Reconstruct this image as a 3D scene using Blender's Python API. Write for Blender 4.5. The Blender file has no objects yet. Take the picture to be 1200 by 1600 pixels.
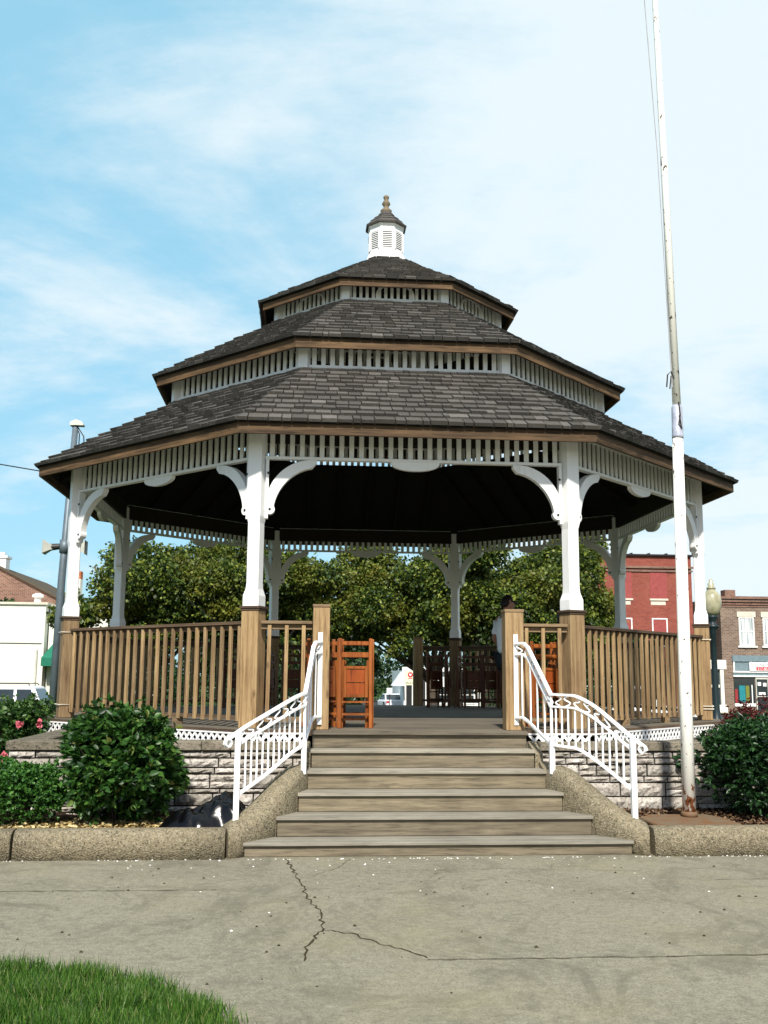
import bpy, math, random
import numpy as np
from mathutils import Vector, Matrix
R=math.radians; PI=math.pi
sc=bpy.context.scene; col=sc.collection

# ---------------------------------------------------------------- camera, light
cd=bpy.data.cameras.new('camera'); cam=bpy.data.objects.new('camera',cd); col.objects.link(cam); sc.camera=cam
cd.sensor_fit='VERTICAL'; cd.sensor_height=36; cd.lens=36*1584.2/1600; cd.clip_end=3000; cd.clip_start=.05
_R=(.99649094,-.08338128,.00730518); _U=(-.02048785,-.15836305,.98716837); _F=(.0811545,.98385401,.15951565)
cam.matrix_world=Matrix(((_R[0],_U[0],-_F[0],-1.3988),(_R[1],_U[1],-_F[1],-16.5299),(_R[2],_U[2],-_F[2],1.6505),(0,0,0,1)))
SUN_EL=R(44); SUN_AZ=R(186)      # compass-like azimuth measured from +Y clockwise
sd=bpy.data.lights.new('sun','SUN'); sd.energy=5.0; sd.angle=R(3.0); sd.color=(1,.95,.86)
sun=bpy.data.objects.new('sun',sd); col.objects.link(sun)
dirv=Vector((math.sin(SUN_AZ)*math.cos(SUN_EL),math.cos(SUN_AZ)*math.cos(SUN_EL),math.sin(SUN_EL)))
sun.rotation_euler=dirv.to_track_quat('Z','Y').to_euler(); sun.location=dirv*60
sc.view_settings.view_transform='Standard'; sc.view_settings.look='None'; sc.view_settings.exposure=0.32; sc.view_settings.gamma=1
w=bpy.data.worlds.new('World'); sc.world=w; w.use_nodes=True
def sky():
    nt=w.node_tree; N=nt.nodes; L=nt.links; N.clear()
    out=N.new('ShaderNodeOutputWorld'); bg=N.new('ShaderNodeBackground'); bg.inputs[1].default_value=.1
    L.new(bg.outputs[0],out.inputs[0])
    s=N.new('ShaderNodeTexSky'); s.sky_type='NISHITA'; s.sun_disc=False; s.sun_elevation=SUN_EL; s.sun_rotation=SUN_AZ
    s.air_density=1.0; s.dust_density=.6; s.ozone_density=1.0
    tint=N.new('ShaderNodeMix'); tint.data_type='RGBA'; tint.blend_type='MULTIPLY'; tint.inputs[0].default_value=1
    tint.inputs[7].default_value=(1.4,1.85,1.6,1)
    tc=N.new('ShaderNodeTexCoord'); sp=N.new('ShaderNodeSeparateXYZ'); L.new(tc.outputs['Generated'],sp.inputs[0])
    def M(op,a,b=None,c=None):
        n=N.new('ShaderNodeMath'); n.operation=op
        for i,v in enumerate((a,b,c)):
            if v is None: continue
            if isinstance(v,(int,float)): n.inputs[i].default_value=v
            else: L.new(v,n.inputs[i])
        return n.outputs[0]
    side=N.new('ShaderNodeMapRange'); side.interpolation_type='SMOOTHSTEP'; L.new(sp.outputs[1],side.inputs[0]); side.inputs[1].default_value=-.35; side.inputs[2].default_value=.25  # brightens the sky ahead only; unseen sky behind the camera stays dim
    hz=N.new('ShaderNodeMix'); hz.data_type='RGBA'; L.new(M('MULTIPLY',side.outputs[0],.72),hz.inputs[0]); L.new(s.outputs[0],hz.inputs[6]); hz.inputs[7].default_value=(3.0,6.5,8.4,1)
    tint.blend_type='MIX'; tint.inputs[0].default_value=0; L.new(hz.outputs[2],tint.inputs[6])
    z=M('ADD',M('MAXIMUM',sp.outputs[2],0),.22)
    u=M('DIVIDE',sp.outputs[0],z); v=M('DIVIDE',sp.outputs[1],z)
    cb=N.new('ShaderNodeCombineXYZ'); L.new(u,cb.inputs[0]); L.new(v,cb.inputs[1])
    mp=N.new('ShaderNodeMapping'); L.new(cb.outputs[0],mp.inputs[0]); mp.inputs['Rotation'].default_value=(0,0,R(28)); mp.inputs['Scale'].default_value=(.95,1.35,1); mp.inputs['Location'].default_value=(5.2,9.4,0)
    n1=N.new('ShaderNodeTexNoise'); n1.inputs['Scale'].default_value=1.1; n1.inputs['Detail'].default_value=9; n1.inputs['Roughness'].default_value=.58; n1.inputs['Distortion'].default_value=.5
    L.new(mp.outputs[0],n1.inputs[0])
    n2=N.new('ShaderNodeTexNoise'); n2.inputs['Scale'].default_value=4; n2.inputs['Detail'].default_value=8; n2.inputs['Roughness'].default_value=.65
    L.new(mp.outputs[0],n2.inputs[0])
    # clouds thicken away from the left; unseen sky behind camera thinned to cut fill
    bias=M('ADD',M('MULTIPLY',M('ADD',sp.outputs[0],.03),.56),M('MULTIPLY',M('MINIMUM',sp.outputs[1],.25),.9))
    high=M('MULTIPLY',M('SUBTRACT',sp.outputs[2],.14),.42)
    a=M('ADD',M('ADD',M('ADD',M('ADD',M('MULTIPLY',n1.outputs[0],1.7),-.57),M('MULTIPLY',M('SUBTRACT',n2.outputs[0],.5),.55)),bias),high)
    mr=N.new('ShaderNodeMapRange'); mr.interpolation_type='SMOOTHSTEP'; L.new(a,mr.inputs[0]); mr.inputs[1].default_value=.34; mr.inputs[2].default_value=.86
    mr.inputs[3].default_value=.04; mr.inputs[4].default_value=.9
    mx=N.new('ShaderNodeMix'); mx.data_type='RGBA'; L.new(mr.outputs[0],mx.inputs[0]); L.new(tint.outputs[2],mx.inputs[6]); mx.inputs[7].default_value=(7.2,7.95,8.25,1)
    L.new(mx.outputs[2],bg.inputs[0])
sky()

# ---------------------------------------------------------------- helpers
def tag(o,label=None,cat=None,group=None,kind=None):
    if label: o['label']=label
    if cat: o['category']=cat
    if group: o['group']=group
    if kind: o['kind']=kind
    return o
def empty(name,loc=(0,0,0),rz=0,label=None,cat=None,group=None,parent=None):
    o=bpy.data.objects.new(name,None); col.objects.link(o); o.location=loc; o.rotation_euler=(0,0,rz); o.empty_display_size=.1
    if parent: o.parent=parent
    return tag(o,label,cat,group)
class MB:
    def __init__(s): s.v=[]; s.f=[]
    def add(s,vs,fs,M=None):
        n=len(s.v)
        if M is not None: vs=[tuple(M@Vector(p)) for p in vs]
        s.v+= [tuple(p) for p in vs]; s.f+=[tuple(i+n for i in f) for f in fs]; return s
    def box(s,c,d,rz=0,M=None):
        x,y,z=d[0]/2,d[1]/2,d[2]/2
        T=Matrix.Translation(c)@Matrix.Rotation(rz,4,'Z')
        if M is not None: T=T@M
        vs=[(-x,-y,-z),(x,-y,-z),(x,y,-z),(-x,y,-z),(-x,-y,z),(x,-y,z),(x,y,z),(-x,y,z)]
        return s.add(vs,[(0,3,2,1),(4,5,6,7),(0,1,5,4),(1,2,6,5),(2,3,7,6),(3,0,4,7)],T)
    def bx(s,x0,x1,y0,y1,z0,z1): return s.box(((x0+x1)/2,(y0+y1)/2,(z0+z1)/2),(x1-x0,y1-y0,z1-z0))
    def hexa(s,b,t): # bottom quad, top quad
        return s.add(list(b)+list(t),[(3,2,1,0),(4,5,6,7),(0,1,5,4),(1,2,6,5),(2,3,7,6),(3,0,4,7)])
    def bar(s,a,b,w,h,up=(0,0,1)):
        a=Vector(a);b=Vector(b);d=(b-a).normalized();u=Vector(up)
        if abs(d.dot(u))>.98:u=Vector((0,1,0))
        r=d.cross(u).normalized();u=r.cross(d).normalized()
        q=[r*(-w/2)+u*(-h/2),r*(w/2)+u*(-h/2),r*(w/2)+u*(h/2),r*(-w/2)+u*(h/2)]
        return s.add([a+k for k in q]+[b+k for k in q],[(3,2,1,0),(4,5,6,7),(0,1,5,4),(1,2,6,5),(2,3,7,6),(3,0,4,7)])
    def rings(s,rs,closed=True,cap=True):
        n=len(rs[0]);base=len(s.v)
        for r in rs:s.v+=[tuple(p) for p in r]
        for i in range(len(rs)-1):
            for j in range(n if closed else n-1):
                k=(j+1)%n;s.f.append((base+i*n+j,base+i*n+k,base+(i+1)*n+k,base+(i+1)*n+j))
        if cap and closed:
            s.f.append(tuple(base+j for j in reversed(range(n))));s.f.append(tuple(base+(len(rs)-1)*n+j for j in range(n)))
        return s
    def tube(s,pts,r,n=8):
        pts=[Vector(p) for p in pts]; rs=r if isinstance(r,(list,tuple)) else [r]*len(pts); out=[]; pr=None
        for i,p in enumerate(pts):
            d=(pts[min(i+1,len(pts)-1)]-pts[max(i-1,0)]).normalized()
            if pr is None:
                u=Vector((0,0,1)) if abs(d.z)<.9 else Vector((1,0,0)); pr=d.cross(u).normalized()
            else: pr=(pr-d*pr.dot(d)).normalized()
            q=d.cross(pr)
            out.append([p+(pr*math.cos(2*PI*j/n)+q*math.sin(2*PI*j/n))*rs[i] for j in range(n)])
        return s.rings(out)
    def lathe(s,prof,c=(0,0,0),n=20):
        return s.rings([[(c[0]+r*math.cos(2*PI*j/n),c[1]+r*math.sin(2*PI*j/n),c[2]+z) for j in range(n)] for r,z in prof])
    def poly(s,pts,y0,y1,M=None): # polygon in x,z extruded along y
        n=len(pts)
        vs=[(x,y0,z) for x,z in pts]+[(x,y1,z) for x,z in pts]
        fs=[tuple(range(n)),tuple(reversed(range(n,2*n)))]+[(i,i+n,(i+1)%n+n,(i+1)%n) for i in range(n)]
        return s.add(vs,fs,M)
    def build(s,name,mat,parent=None,smooth=False,bevel=0,loc=None,rz=None,label=None):
        me=bpy.data.meshes.new(name); me.from_pydata(s.v,[],s.f); me.materials.append(mat); me.update()
        import bmesh
        b=bmesh.new(); b.from_mesh(me); bmesh.ops.recalc_face_normals(b,faces=b.faces); b.to_mesh(me); b.free()
        if smooth:
            for p in me.polygons:p.use_smooth=len(p.vertices)<=4
        o=bpy.data.objects.new(name,me); col.objects.link(o)
        if parent:o.parent=parent
        if loc is not None:o.location=loc
        if rz is not None:o.rotation_euler=(0,0,rz)
        if bevel:
            m=o.modifiers.new('bevel','BEVEL');m.width=bevel;m.segments=1;m.limit_method='ANGLE'
        if label:o['label']=label
        return o
def fastmesh(name,V,F,mat,parent=None,smooth=False):
    me=bpy.data.meshes.new(name); V=np.asarray(V,np.float32); F=np.asarray(F,np.int32)
    me.vertices.add(len(V)); me.vertices.foreach_set('co',V.ravel())
    k=F.shape[1]; me.loops.add(F.size); me.loops.foreach_set('vertex_index',F.ravel())
    me.polygons.add(len(F)); me.polygons.foreach_set('loop_start',np.arange(0,F.size,k,dtype=np.int32)); 
    me.update(calc_edges=True); me.validate(); me.materials.append(mat)
    if smooth: me.polygons.foreach_set('use_smooth',np.ones(len(me.polygons),bool))
    o=bpy.data.objects.new(name,me); col.objects.link(o)
    if parent:o.parent=parent
    return o
def copy_tree(o,parent=None,first=True):
    c=o.copy(); col.objects.link(c); c.parent=parent
    for ch in list(o.children): copy_tree(ch,c,False)
    return c

# ---------------------------------------------------------------- materials
class NT:
    def __init__(s,name):
        s.m=bpy.data.materials.new(name); s.m.use_nodes=True; s.t=s.m.node_tree; s.N=s.t.nodes; s.L=s.t.links
        s.b=s.N['Principled BSDF']; s.tc=s.N.new('ShaderNodeTexCoord')
    def map(s,scale=(1,1,1),src='Object',rot=(0,0,0)):
        m=s.N.new('ShaderNodeMapping'); s.L.new(s.tc.outputs[src],m.inputs[0]); m.inputs['Scale'].default_value=scale; m.inputs['Rotation'].default_value=rot; return m.outputs[0]
    def noise(s,vec,scale=5,detail=6,rough=.6,dist=0):
        n=s.N.new('ShaderNodeTexNoise'); s.L.new(vec,n.inputs[0]); n.inputs['Scale'].default_value=scale;n.inputs['Detail'].default_value=detail;n.inputs['Roughness'].default_value=rough;n.inputs['Distortion'].default_value=dist; return n.outputs[0]
    def ramp(s,f,stops):
        r=s.N.new('ShaderNodeValToRGB'); s.L.new(f,r.inputs[0]); e=r.color_ramp.elements
        while len(e)<len(stops): e.new(.5)
        for i,(p,c) in enumerate(stops): e[i].position=p; e[i].color=(c[0],c[1],c[2],1) if not isinstance(c,(int,float)) else (c,c,c,1)
        return r.outputs[0]
    def mix(s,f,a,b,mode='MIX'):
        n=s.N.new('ShaderNodeMix'); n.data_type='RGBA'; n.blend_type=mode
        for i,v in ((0,f),(6,a),(7,b)):
            if isinstance(v,(int,float)): n.inputs[i].default_value=v
            elif isinstance(v,tuple): n.inputs[i].default_value=(v[0],v[1],v[2],1)
            else: s.L.new(v,n.inputs[i])
        return n.outputs[2]
    def mr(s,f,a,b,c,d):
        n=s.N.new('ShaderNodeMapRange'); s.L.new(f,n.inputs[0])
        for i,v in enumerate((a,b,c,d)): n.inputs[i+1].default_value=v
        return n.outputs[0]
    def island(s):
        return s.N.new('ShaderNodeNewGeometry').outputs['Random Per Island']
    def objrand(s): return s.N.new('ShaderNodeObjectInfo').outputs['Random']
    def math(s,op,a,b):
        n=s.N.new('ShaderNodeMath'); n.operation=op
        for i,v in enumerate((a,b)):
            if isinstance(v,(int,float)): n.inputs[i].default_value=v
            else: s.L.new(v,n.inputs[i])
        return n.outputs[0]
    def bump(s,h,strength=.3,dist=.01):
        n=s.N.new('ShaderNodeBump'); s.L.new(h,n.inputs['Height']); n.inputs['Strength'].default_value=strength; n.inputs['Distance'].default_value=dist; s.L.new(n.outputs[0],s.b.inputs['Normal'])
    def done(s,c,rough=.7,spec=.3,metal=0):
        if isinstance(c,tuple): s.b.inputs['Base Color'].default_value=(c[0],c[1],c[2],1)
        else: s.L.new(c,s.b.inputs['Base Color'])
        if isinstance(rough,(int,float)): s.b.inputs['Roughness'].default_value=rough
        else: s.L.new(rough,s.b.inputs['Roughness'])
        s.b.inputs['Specular IOR Level'].default_value=spec; s.b.inputs['Metallic'].default_value=metal
        return s.m
def plain(name,c,rough=.6,spec=.3,metal=0,var=.15,scale=6):
    n=NT(name); f=n.noise(n.map(),scale,5,.6); return n.done(n.mix(n.mr(f,.3,.7,0,1),tuple(x*(1-var) for x in c),tuple(min(1,x*(1+var)) for x in c)),rough,spec,metal)
def wood(name,dark,light,axis,rough=.75,grain=22,stain=.0,islandvar=.25,knots=False):
    n=NT(name); s=[grain,grain,grain]; s['xyz'.index(axis)]=.9
    m=n.map(tuple(s)); f=n.noise(m,1.6,8,.65,.4); c=n.ramp(f,[(.3,dark),(.5,tuple((a+b)/2 for a,b in zip(dark,light))),(.72,light)])
    big=n.noise(n.map(),1.4,4,.6); c=n.mix(n.mr(big,.35,.7,0,.45),c,tuple(x*.55 for x in dark))
    cr=n.noise(n.map(tuple(k*2.2 for k in s)),2,3,.5); c=n.mix(n.mr(cr,.58,.68,0,.55),c,tuple(x*.3 for x in dark))
    if knots:
        v=n.N.new('ShaderNodeTexVoronoi'); q=[4,4,4]; q['xyz'.index(axis)]=1.6; n.L.new(n.map(tuple(q)),v.inputs[0]); v.inputs['Scale'].default_value=1
        c=n.mix(n.mr(v.outputs[0],.03,.1,.7,0),c,tuple(x*.35 for x in dark))
    i=n.math('FRACT',n.math('ADD',n.island(),n.objrand()),0); c=n.mix(1.0,c,n.ramp(i,[(0,(1-islandvar,1-islandvar,1-islandvar*.9)),(.5,(.97,.96,.97)),(1,(1+islandvar*.6,1+islandvar*.55,1+islandvar*.4))]),'MULTIPLY')
    n.bump(f,.35,.004); return n.done(c,rough,.25)
M={}
M['white']=(lambda n:(n.bump(n.noise(n.map((8,8,1.5)),6,5,.6),.12,.004),n.done(n.mix(n.mr(n.noise(n.map((3,3,.8)),3,7,.7),.54,.80,0,.45),(.84,.84,.83),(.50,.48,.42)),.5,.4))[1])(NT('white_paint'))
M['iron']=(lambda n:n.done(n.mix(n.mr(n.noise(n.map(),14,6,.7),.66,.72,0,.6),(.84,.84,.84),(.35,.25,.18)),.35,.5))(NT('white_enamel'))
M['cedar']=wood('cedar',(.19,.11,.05),(.50,.36,.19),'z',knots=True,islandvar=.35,grain=16)
M['cedarx']=wood('cedar_rail',(.17,.11,.06),(.38,.27,.15),'x',knots=False)
M['darkrail']=wood('dark_rail',(.06,.038,.024),(.17,.115,.07),'x')
M['fascia']=wood('fascia_wood',(.03,.018,.009),(.20,.12,.058),'x',grain=14)
M['step']=wood('step_wood',(.095,.078,.052),(.31,.26,.175),'x',grain=16,islandvar=.3)
M['tread']=wood('tread_wood',(.21,.19,.145),(.44,.41,.33),'x',grain=26,islandvar=.2)
M['deck']=wood('deck_wood',(.10,.085,.062),(.25,.215,.16),'x',grain=18,islandvar=.3)
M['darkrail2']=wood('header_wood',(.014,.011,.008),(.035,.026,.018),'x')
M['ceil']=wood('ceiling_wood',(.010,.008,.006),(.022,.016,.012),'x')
M['chair']=wood('chair_wood',(.17,.042,.010),(.40,.13,.03),'z',rough=.35,grain=12,islandvar=.35)
M['chairpanel']=wood('chair_panel_wood',(.20,.04,.01),(.42,.10,.02),'z',rough=.35,grain=8)
def shingle():
    n=NT('roof_shingle'); i=n.island(); c=n.ramp(i,[(0,(.072,.066,.059)),(.5,(.098,.091,.082)),(.9,(.125,.116,.105)),(1,(.18,.168,.152))])
    f=n.noise(n.map((30,30,6)),1.5,6,.7); c=n.mix(n.mr(f,.35,.7,.0,.6),c,(.032,.029,.027)); g=n.noise(n.map(),1.2,5,.6); c=n.mix(n.mr(g,.55,.75,0,.35),c,(.10,.085,.05))
    n.bump(f,.4,.006); return n.done(c,.85,.15)
M['shingle']=shingle()
def stone(name,a,b,c3,isl=True):
    n=NT(name); f=n.noise(n.map(),7,9,.7,.3); c=n.ramp(f,[(.28,a),(.5,b),(.7,c3)])
    g=n.noise(n.map(),28,6,.7); c=n.mix(n.mr(g,.52,.62,0,.8),c,tuple(x*.35 for x in a))
    if isl: c=n.mix(1.0,c,n.ramp(n.math('FRACT',n.math('ADD',n.island(),n.objrand()),0),[(0,(.62,.60,.56)),(.5,(.95,.9,.85)),(1,(1.15,1.12,1.1))]),'MULTIPLY')
    n.bump(n.math('ADD',f,n.math('MULTIPLY',g,.5)),.9,.03); return n.done(c,.9,.15)
M['stone']=stone('limestone',(.26,.24,.215),(.47,.45,.415),(.66,.64,.60))
M['cap']=stone('cap_stone',(.13,.12,.09),(.23,.21,.165),(.34,.31,.26))
M['mortar']=plain('mortar',(.045,.04,.033),.95,.1)
def concrete(name,base,agg=False,stains=True):
    n=NT(name); f=n.noise(n.map(),75 if not agg else 60,8,.85); 
    c=n.ramp(f,[(.36,tuple(x*.45 for x in base)),(.5,base),(.62,tuple(min(1,x*1.6) for x in base))])
    g=n.noise(n.map(),.9,8,.62,.6); c=n.mix(n.mr(g,.45,.68,0,.35),c,tuple(x*.45 for x in base))
    h=n.noise(n.map((1,1.3,1),rot=(0,0,.5)),3.6,9,.75,1.6); c=n.mix(n.mr(h,.56,.68,0,.32 if stains else 0),c,tuple(x*.42 for x in base))
    k=n.noise(n.map(),17,7,.8); c=n.mix(n.mr(k,.50,.60,0,.6),c,tuple(min(1,x*1.35) for x in base)); c=n.mix(n.mr(k,.36,.47,.6,0),c,tuple(x*.6 for x in base))
    if stains and not agg:
        st_=n.noise(n.map((1,.8,1),rot=(0,0,-.4)),1.1,10,.78,2.2); c=n.mix(n.mr(st_,.50,.60,0,.5),c,tuple(x*.5 for x in base)); y_=n.noise(n.map(),.6,6,.7); c=n.mix(n.mr(y_,.5,.65,0,.25),c,(.26,.23,.12))
        pt=n.noise(n.map(),48,3,.6); c=n.mix(n.mr(pt,.66,.70,0,.75),c,(.05,.045,.035)); c=n.mix(n.mr(pt,.30,.34,.6,0),c,(.42,.40,.34))
    if agg:
        v=n.N.new('ShaderNodeTexVoronoi'); n.L.new(n.map(),v.inputs[0]); v.inputs['Scale'].default_value=85
        sp=n.N.new('ShaderNodeSeparateColor'); n.L.new(v.outputs['Color'],sp.inputs[0])
        c=n.mix(n.mr(sp.outputs[0],.86,.92,0,.45),c,(.42,.38,.30)); c=n.mix(n.mr(sp.outputs[1],.86,.9,0,.7),c,(.05,.045,.03))
        n.bump(v.outputs[0],.6,.012)
    else: n.bump(n.math('ADD',f,n.math('MULTIPLY',k,1.2)),.45,.006)
    return n.done(c,.92,.15)
M['pave']=concrete('pavement_concrete',(.222,.205,.152))
M['curb']=concrete('curb_concrete',(.225,.19,.125),True)
M['mulch']=(lambda n:(n.bump(n.noise(n.map(),40,6,.7),1,.03),n.done(n.ramp(n.noise(n.map(),34,6,.8),[(.35,(.012,.007,.005)),(.55,(.06,.032,.02)),(.75,(.16,.09,.05))]),.95,.1))[1])(NT('mulch'))
M['chip']=(lambda n:n.done(n.ramp(n.island(),[(0,(.02,.01,.007)),(.6,(.10,.055,.03)),(1,(.3,.2,.12))]),.9,.1))(NT('mulch_chip'))
M['litter']=(lambda n:n.done(n.ramp(n.island(),[(0,(.16,.10,.035)),(.5,(.38,.28,.11)),(1,(.62,.52,.28))]),.8,.2))(NT('dry_leaf'))
M['petal']=plain('petal_white',(.75,.73,.68),.7)
M['grassbase']=(lambda n:n.done(n.ramp(n.noise(n.map(),3,8,.7),[(.3,(.012,.03,.006)),(.7,(.05,.10,.018))]),.9,.1))(NT('lawn'))
def leafmat(name,stops,rough=.5,patch=None,spec=.35,trans=.25):
    n=NT(name); c=n.ramp(n.island(),stops)
    if patch: f=n.noise(n.map(),patch[1],4,.6); c=n.mix(n.mr(f,patch[2],patch[3],0,.85),c,n.mix(n.island(),patch[0],patch[4] if len(patch)>4 else patch[0]))
    m=n.done(c,rough,spec)
    t=n.N.new('ShaderNodeBsdfTranslucent'); n.L.new(c,t.inputs[0]); x=n.N.new('ShaderNodeMixShader'); x.inputs[0].default_value=trans
    n.L.new(n.b.outputs[0],x.inputs[1]); n.L.new(t.outputs[0],x.inputs[2]); n.L.new(x.outputs[0],n.N['Material Output'].inputs[0]); return m
M['blade']=leafmat('grass_blade',[(0,(.010,.035,.005)),(.45,(.045,.125,.012)),(.85,(.11,.23,.03)),(.93,(.14,.22,.05)),(1,(.34,.30,.14))])
M['leafL']=leafmat('shrub_leaf',[(0,(.009,.034,.006)),(.6,(.028,.088,.013)),(.9,(.065,.155,.024)),(.97,(.11,.20,.04)),(1,(.22,.20,.05))],.42,spec=.35)
M['leafS']=leafmat('small_shrub_leaf',[(0,(.02,.07,.012)),(.6,(.045,.14,.02)),(1,(.10,.24,.04))],.45)
M['leafR']=leafmat('dark_shrub_leaf',[(0,(.006,.024,.007)),(.6,(.016,.055,.014)),(1,(.045,.12,.03))],.38,spec=.5)
M['rose']=leafmat('rose_leaf',[(0,(.014,.045,.010)),(.6,(.04,.10,.02)),(1,(.11,.19,.04))],.42)
M['barb']=leafmat('barberry_leaf',[(0,(.03,.006,.006)),(.6,(.10,.015,.014)),(1,(.26,.06,.045))],.5)
M['tree']=leafmat('tree_leaf',[(0,(.008,.020,.005)),(.6,(.050,.095,.013)),(1,(.25,.29,.04))],.5,((.34,.30,.04),.5,.50,.64,(.05,.10,.015)))
M['tree2']=leafmat('far_tree_leaf',[(0,(.008,.022,.006)),(.6,(.02,.05,.012)),(1,(.05,.09,.02))],.5)
M['bark']=(lambda n:(n.bump(n.noise(n.map((10,10,2)),3,6,.7),.8,.03),n.done(n.ramp(n.noise(n.map((10,10,2)),3,6,.7),[(.3,(.03,.022,.016)),(.7,(.12,.095,.07))]),.9,.1))[1])(NT('bark'))
M['pink']=plain('rose_petal',(.65,.16,.20),.6)
M['soil']=plain('soil_fill',(.09,.075,.055),.95,.1,0,.4,30)
M['asphalt']=plain('asphalt',(.055,.053,.05),.9,.2,0,.2,20)
M['dark']=plain('black_metal',(.02,.02,.02),.5)
M['bolt']=plain('bolt_steel',(.03,.028,.025),.5,.4,.3)
M['green_metal']=plain('dark_green_paint',(.010,.022,.026),.45,.4)
M['galv']=plain('galvanised_steel',(.13,.165,.19),.5,.4,.3,.25,3)
M['horn']=plain('horn_speaker_grey',(.50,.50,.44),.6)
M['globe']=(lambda n:n.done(n.ramp(n.noise(n.map(),4,4,.6),[(.3,(.24,.22,.12)),(.7,(.46,.43,.30))]),.25,.5))(NT('globe_glass'))
M['glass']=plain('dark_glass',(.02,.03,.035),.08,.6)
M['carwhite']=plain('car_paint_white',(.75,.76,.78),.25,.6,0,.02)
M['carblack']=plain('car_trim',(.015,.015,.017),.5)
M['red']=plain('red_plastic',(.45,.03,.02),.4)
M['tyre']=plain('tyre_rubber',(.02,.02,.02),.9)
M['tarp']=(lambda n:(n.bump(n.noise(n.map(),9,4,.5),.3,.02),n.done((.002,.002,.0025),n.mr(n.noise(n.map(),5,4,.5),.3,.7,.16,.3),.45))[1])(NT('black_plastic'))
def polepaint():
    n=NT('flagpole_paint'); f=n.noise(n.map((9,9,4.5)),2.2,4,.65); s=n.noise(n.map((5,5,1.2)),2,5,.6)
    t=n.N.new('ShaderNodeSeparateXYZ'); n.L.new(n.tc.outputs['Object'],t.inputs[0])
    low=n.mr(t.outputs[2],.0,.45,.22,0); up=n.mr(t.outputs[2],4.6,5.1,.05,0); up2=n.mr(t.outputs[2],4.3,4.4,-.08,0)
    v=n.math('ADD',n.math('ADD',f,low),.0)
    c=n.mix(n.mr(s,.45,.7,0,.5),(.88,.87,.80),(.82,.81,.73)); c=n.mix(n.mr(v,.625,.645,0,1),c,(.34,.12,.045)); c=n.mix(n.mr(f,.63,.645,0,1),c,(.035,.02,.015))
    return n.done(c,.45,.4)
M['pole']=polepaint()
M['rust']=(lambda n:(n.bump(n.noise(n.map(),30,5,.7),.6,.01),n.done(n.mix(n.mr(n.noise(n.map(),5,5,.6),.45,.70,0,.8),(.17,.125,.08),(.19,.075,.025)),.9,.1))[1])(NT('rusty_concrete'))
def brick(name,c1,c2,mor,ax='x',sc_=1.0):
    n=NT(name); sp=n.N.new('ShaderNodeSeparateXYZ'); n.L.new(n.tc.outputs['Object'],sp.inputs[0]); cb=n.N.new('ShaderNodeCombineXYZ')
    n.L.new(n.math('ADD',sp.outputs[0],sp.outputs[1]),cb.inputs[0]); n.L.new(sp.outputs[2],cb.inputs[1])
    b=n.N.new('ShaderNodeTexBrick'); n.L.new(cb.outputs[0],b.inputs[0]); b.inputs['Scale'].default_value=1; b.inputs['Brick Width'].default_value=.24*sc_; b.inputs['Row Height'].default_value=.085*sc_; b.inputs['Mortar Size'].default_value=.012*sc_
    b.inputs['Color1'].default_value=(*c1,1);b.inputs['Color2'].default_value=(*c2,1);b.inputs['Mortar'].default_value=(*mor,1)
    f=n.noise(n.map(),.5,7,.65); c=n.mix(n.mr(f,.4,.75,0,.45),b.outputs[0],tuple(x*.55 for x in c1)); g=n.noise(n.map(),5,6,.7); c=n.mix(n.mr(g,.62,.75,0,.4),c,tuple(min(1,x*1.6) for x in c2))
    return n.done(c,.9,.15)
M['brickred']=brick('red_brick',(.24,.055,.038),(.34,.09,.06),(.22,.10,.08))
M['brickbrown']=brick('brown_brick',(.14,.09,.065),(.25,.175,.13),(.30,.25,.20),sc_=1.35)
M['brickdark']=brick('weathered_brick',(.13,.05,.035),(.26,.12,.08),(.30,.25,.2))
M['cream']=plain('cream_stucco',(.72,.71,.62),.85,.2,0,.06,2)
M['blind']=plain('boarded_window_pink',(.30,.07,.065),.8,.2,0,.15,4)
M['stonetrim']=plain('limestone_trim',(.62,.57,.47),.8,.2)
M['trim']=plain('white_trim',(.78,.78,.75),.6)
M['bluegrey']=plain('blue_grey_panel',(.16,.22,.24),.6)
M['curtain']=(lambda n:n.done(n.ramp(n.noise(n.map((9,9,.3)),1,3,.5),[(.35,(.22,.27,.28)),(.6,(.75,.78,.75))]),.6,.3))(NT('curtain'))
M['teal']=plain('teal_cloth',(.015,.20,.23),.7); M['olive']=plain('olive_cloth',(.16,.18,.03),.7); M['redcloth']=plain('red_cloth',(.28,.03,.03),.7)
M['awning']=plain('green_awning',(.012,.15,.09),.7)
M['reddoor']=plain('red_door',(.35,.035,.04),.6)
M['yellow']=plain('faded_yellow',(.78,.60,.26),.5)
M['sign']=plain('cream_sign',(.72,.70,.50),.6,.2,0,.03)
M['textblack']=plain('sign_black',(.02,.02,.02),.6); M['textred']=plain('sign_red',(.50,.02,.03),.6); M['textwhite']=plain('sign_white',(.8,.8,.8),.6)
M['orangebrick']=plain('orange_brick',(.45,.14,.05),.8,.2,0,.5,8)
M['rope']=plain('grey_rope',(.38,.38,.40),.8)
M['string']=plain('white_string',(.75,.72,.62),.8)
M['skin']=plain('skin',(.34,.16,.10),.5,.35,0,.06); M['hair']=plain('dark_hair',(.014,.009,.007),.6); M['shirt']=plain('pale_shirt',(.88,.90,.92),.8,.2,0,.05); M['pants']=plain('black_trousers',(.012,.012,.014),.8); M['shoe']=plain('black_shoe',(.012,.01,.01),.4)
M['chairshade']=wood('shaded_chair_wood',(.07,.018,.006),(.14,.042,.013),'z',rough=.45,grain=12)  # darker copy of the chair wood, shade put into the colour
M['crack']=plain('crack_dirt',(.045,.035,.02),.95,.1,0,.5,40)
M['joint']=plain('joint_dirt',(.12,.10,.07),.95,.1,0,.5,40)

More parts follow.
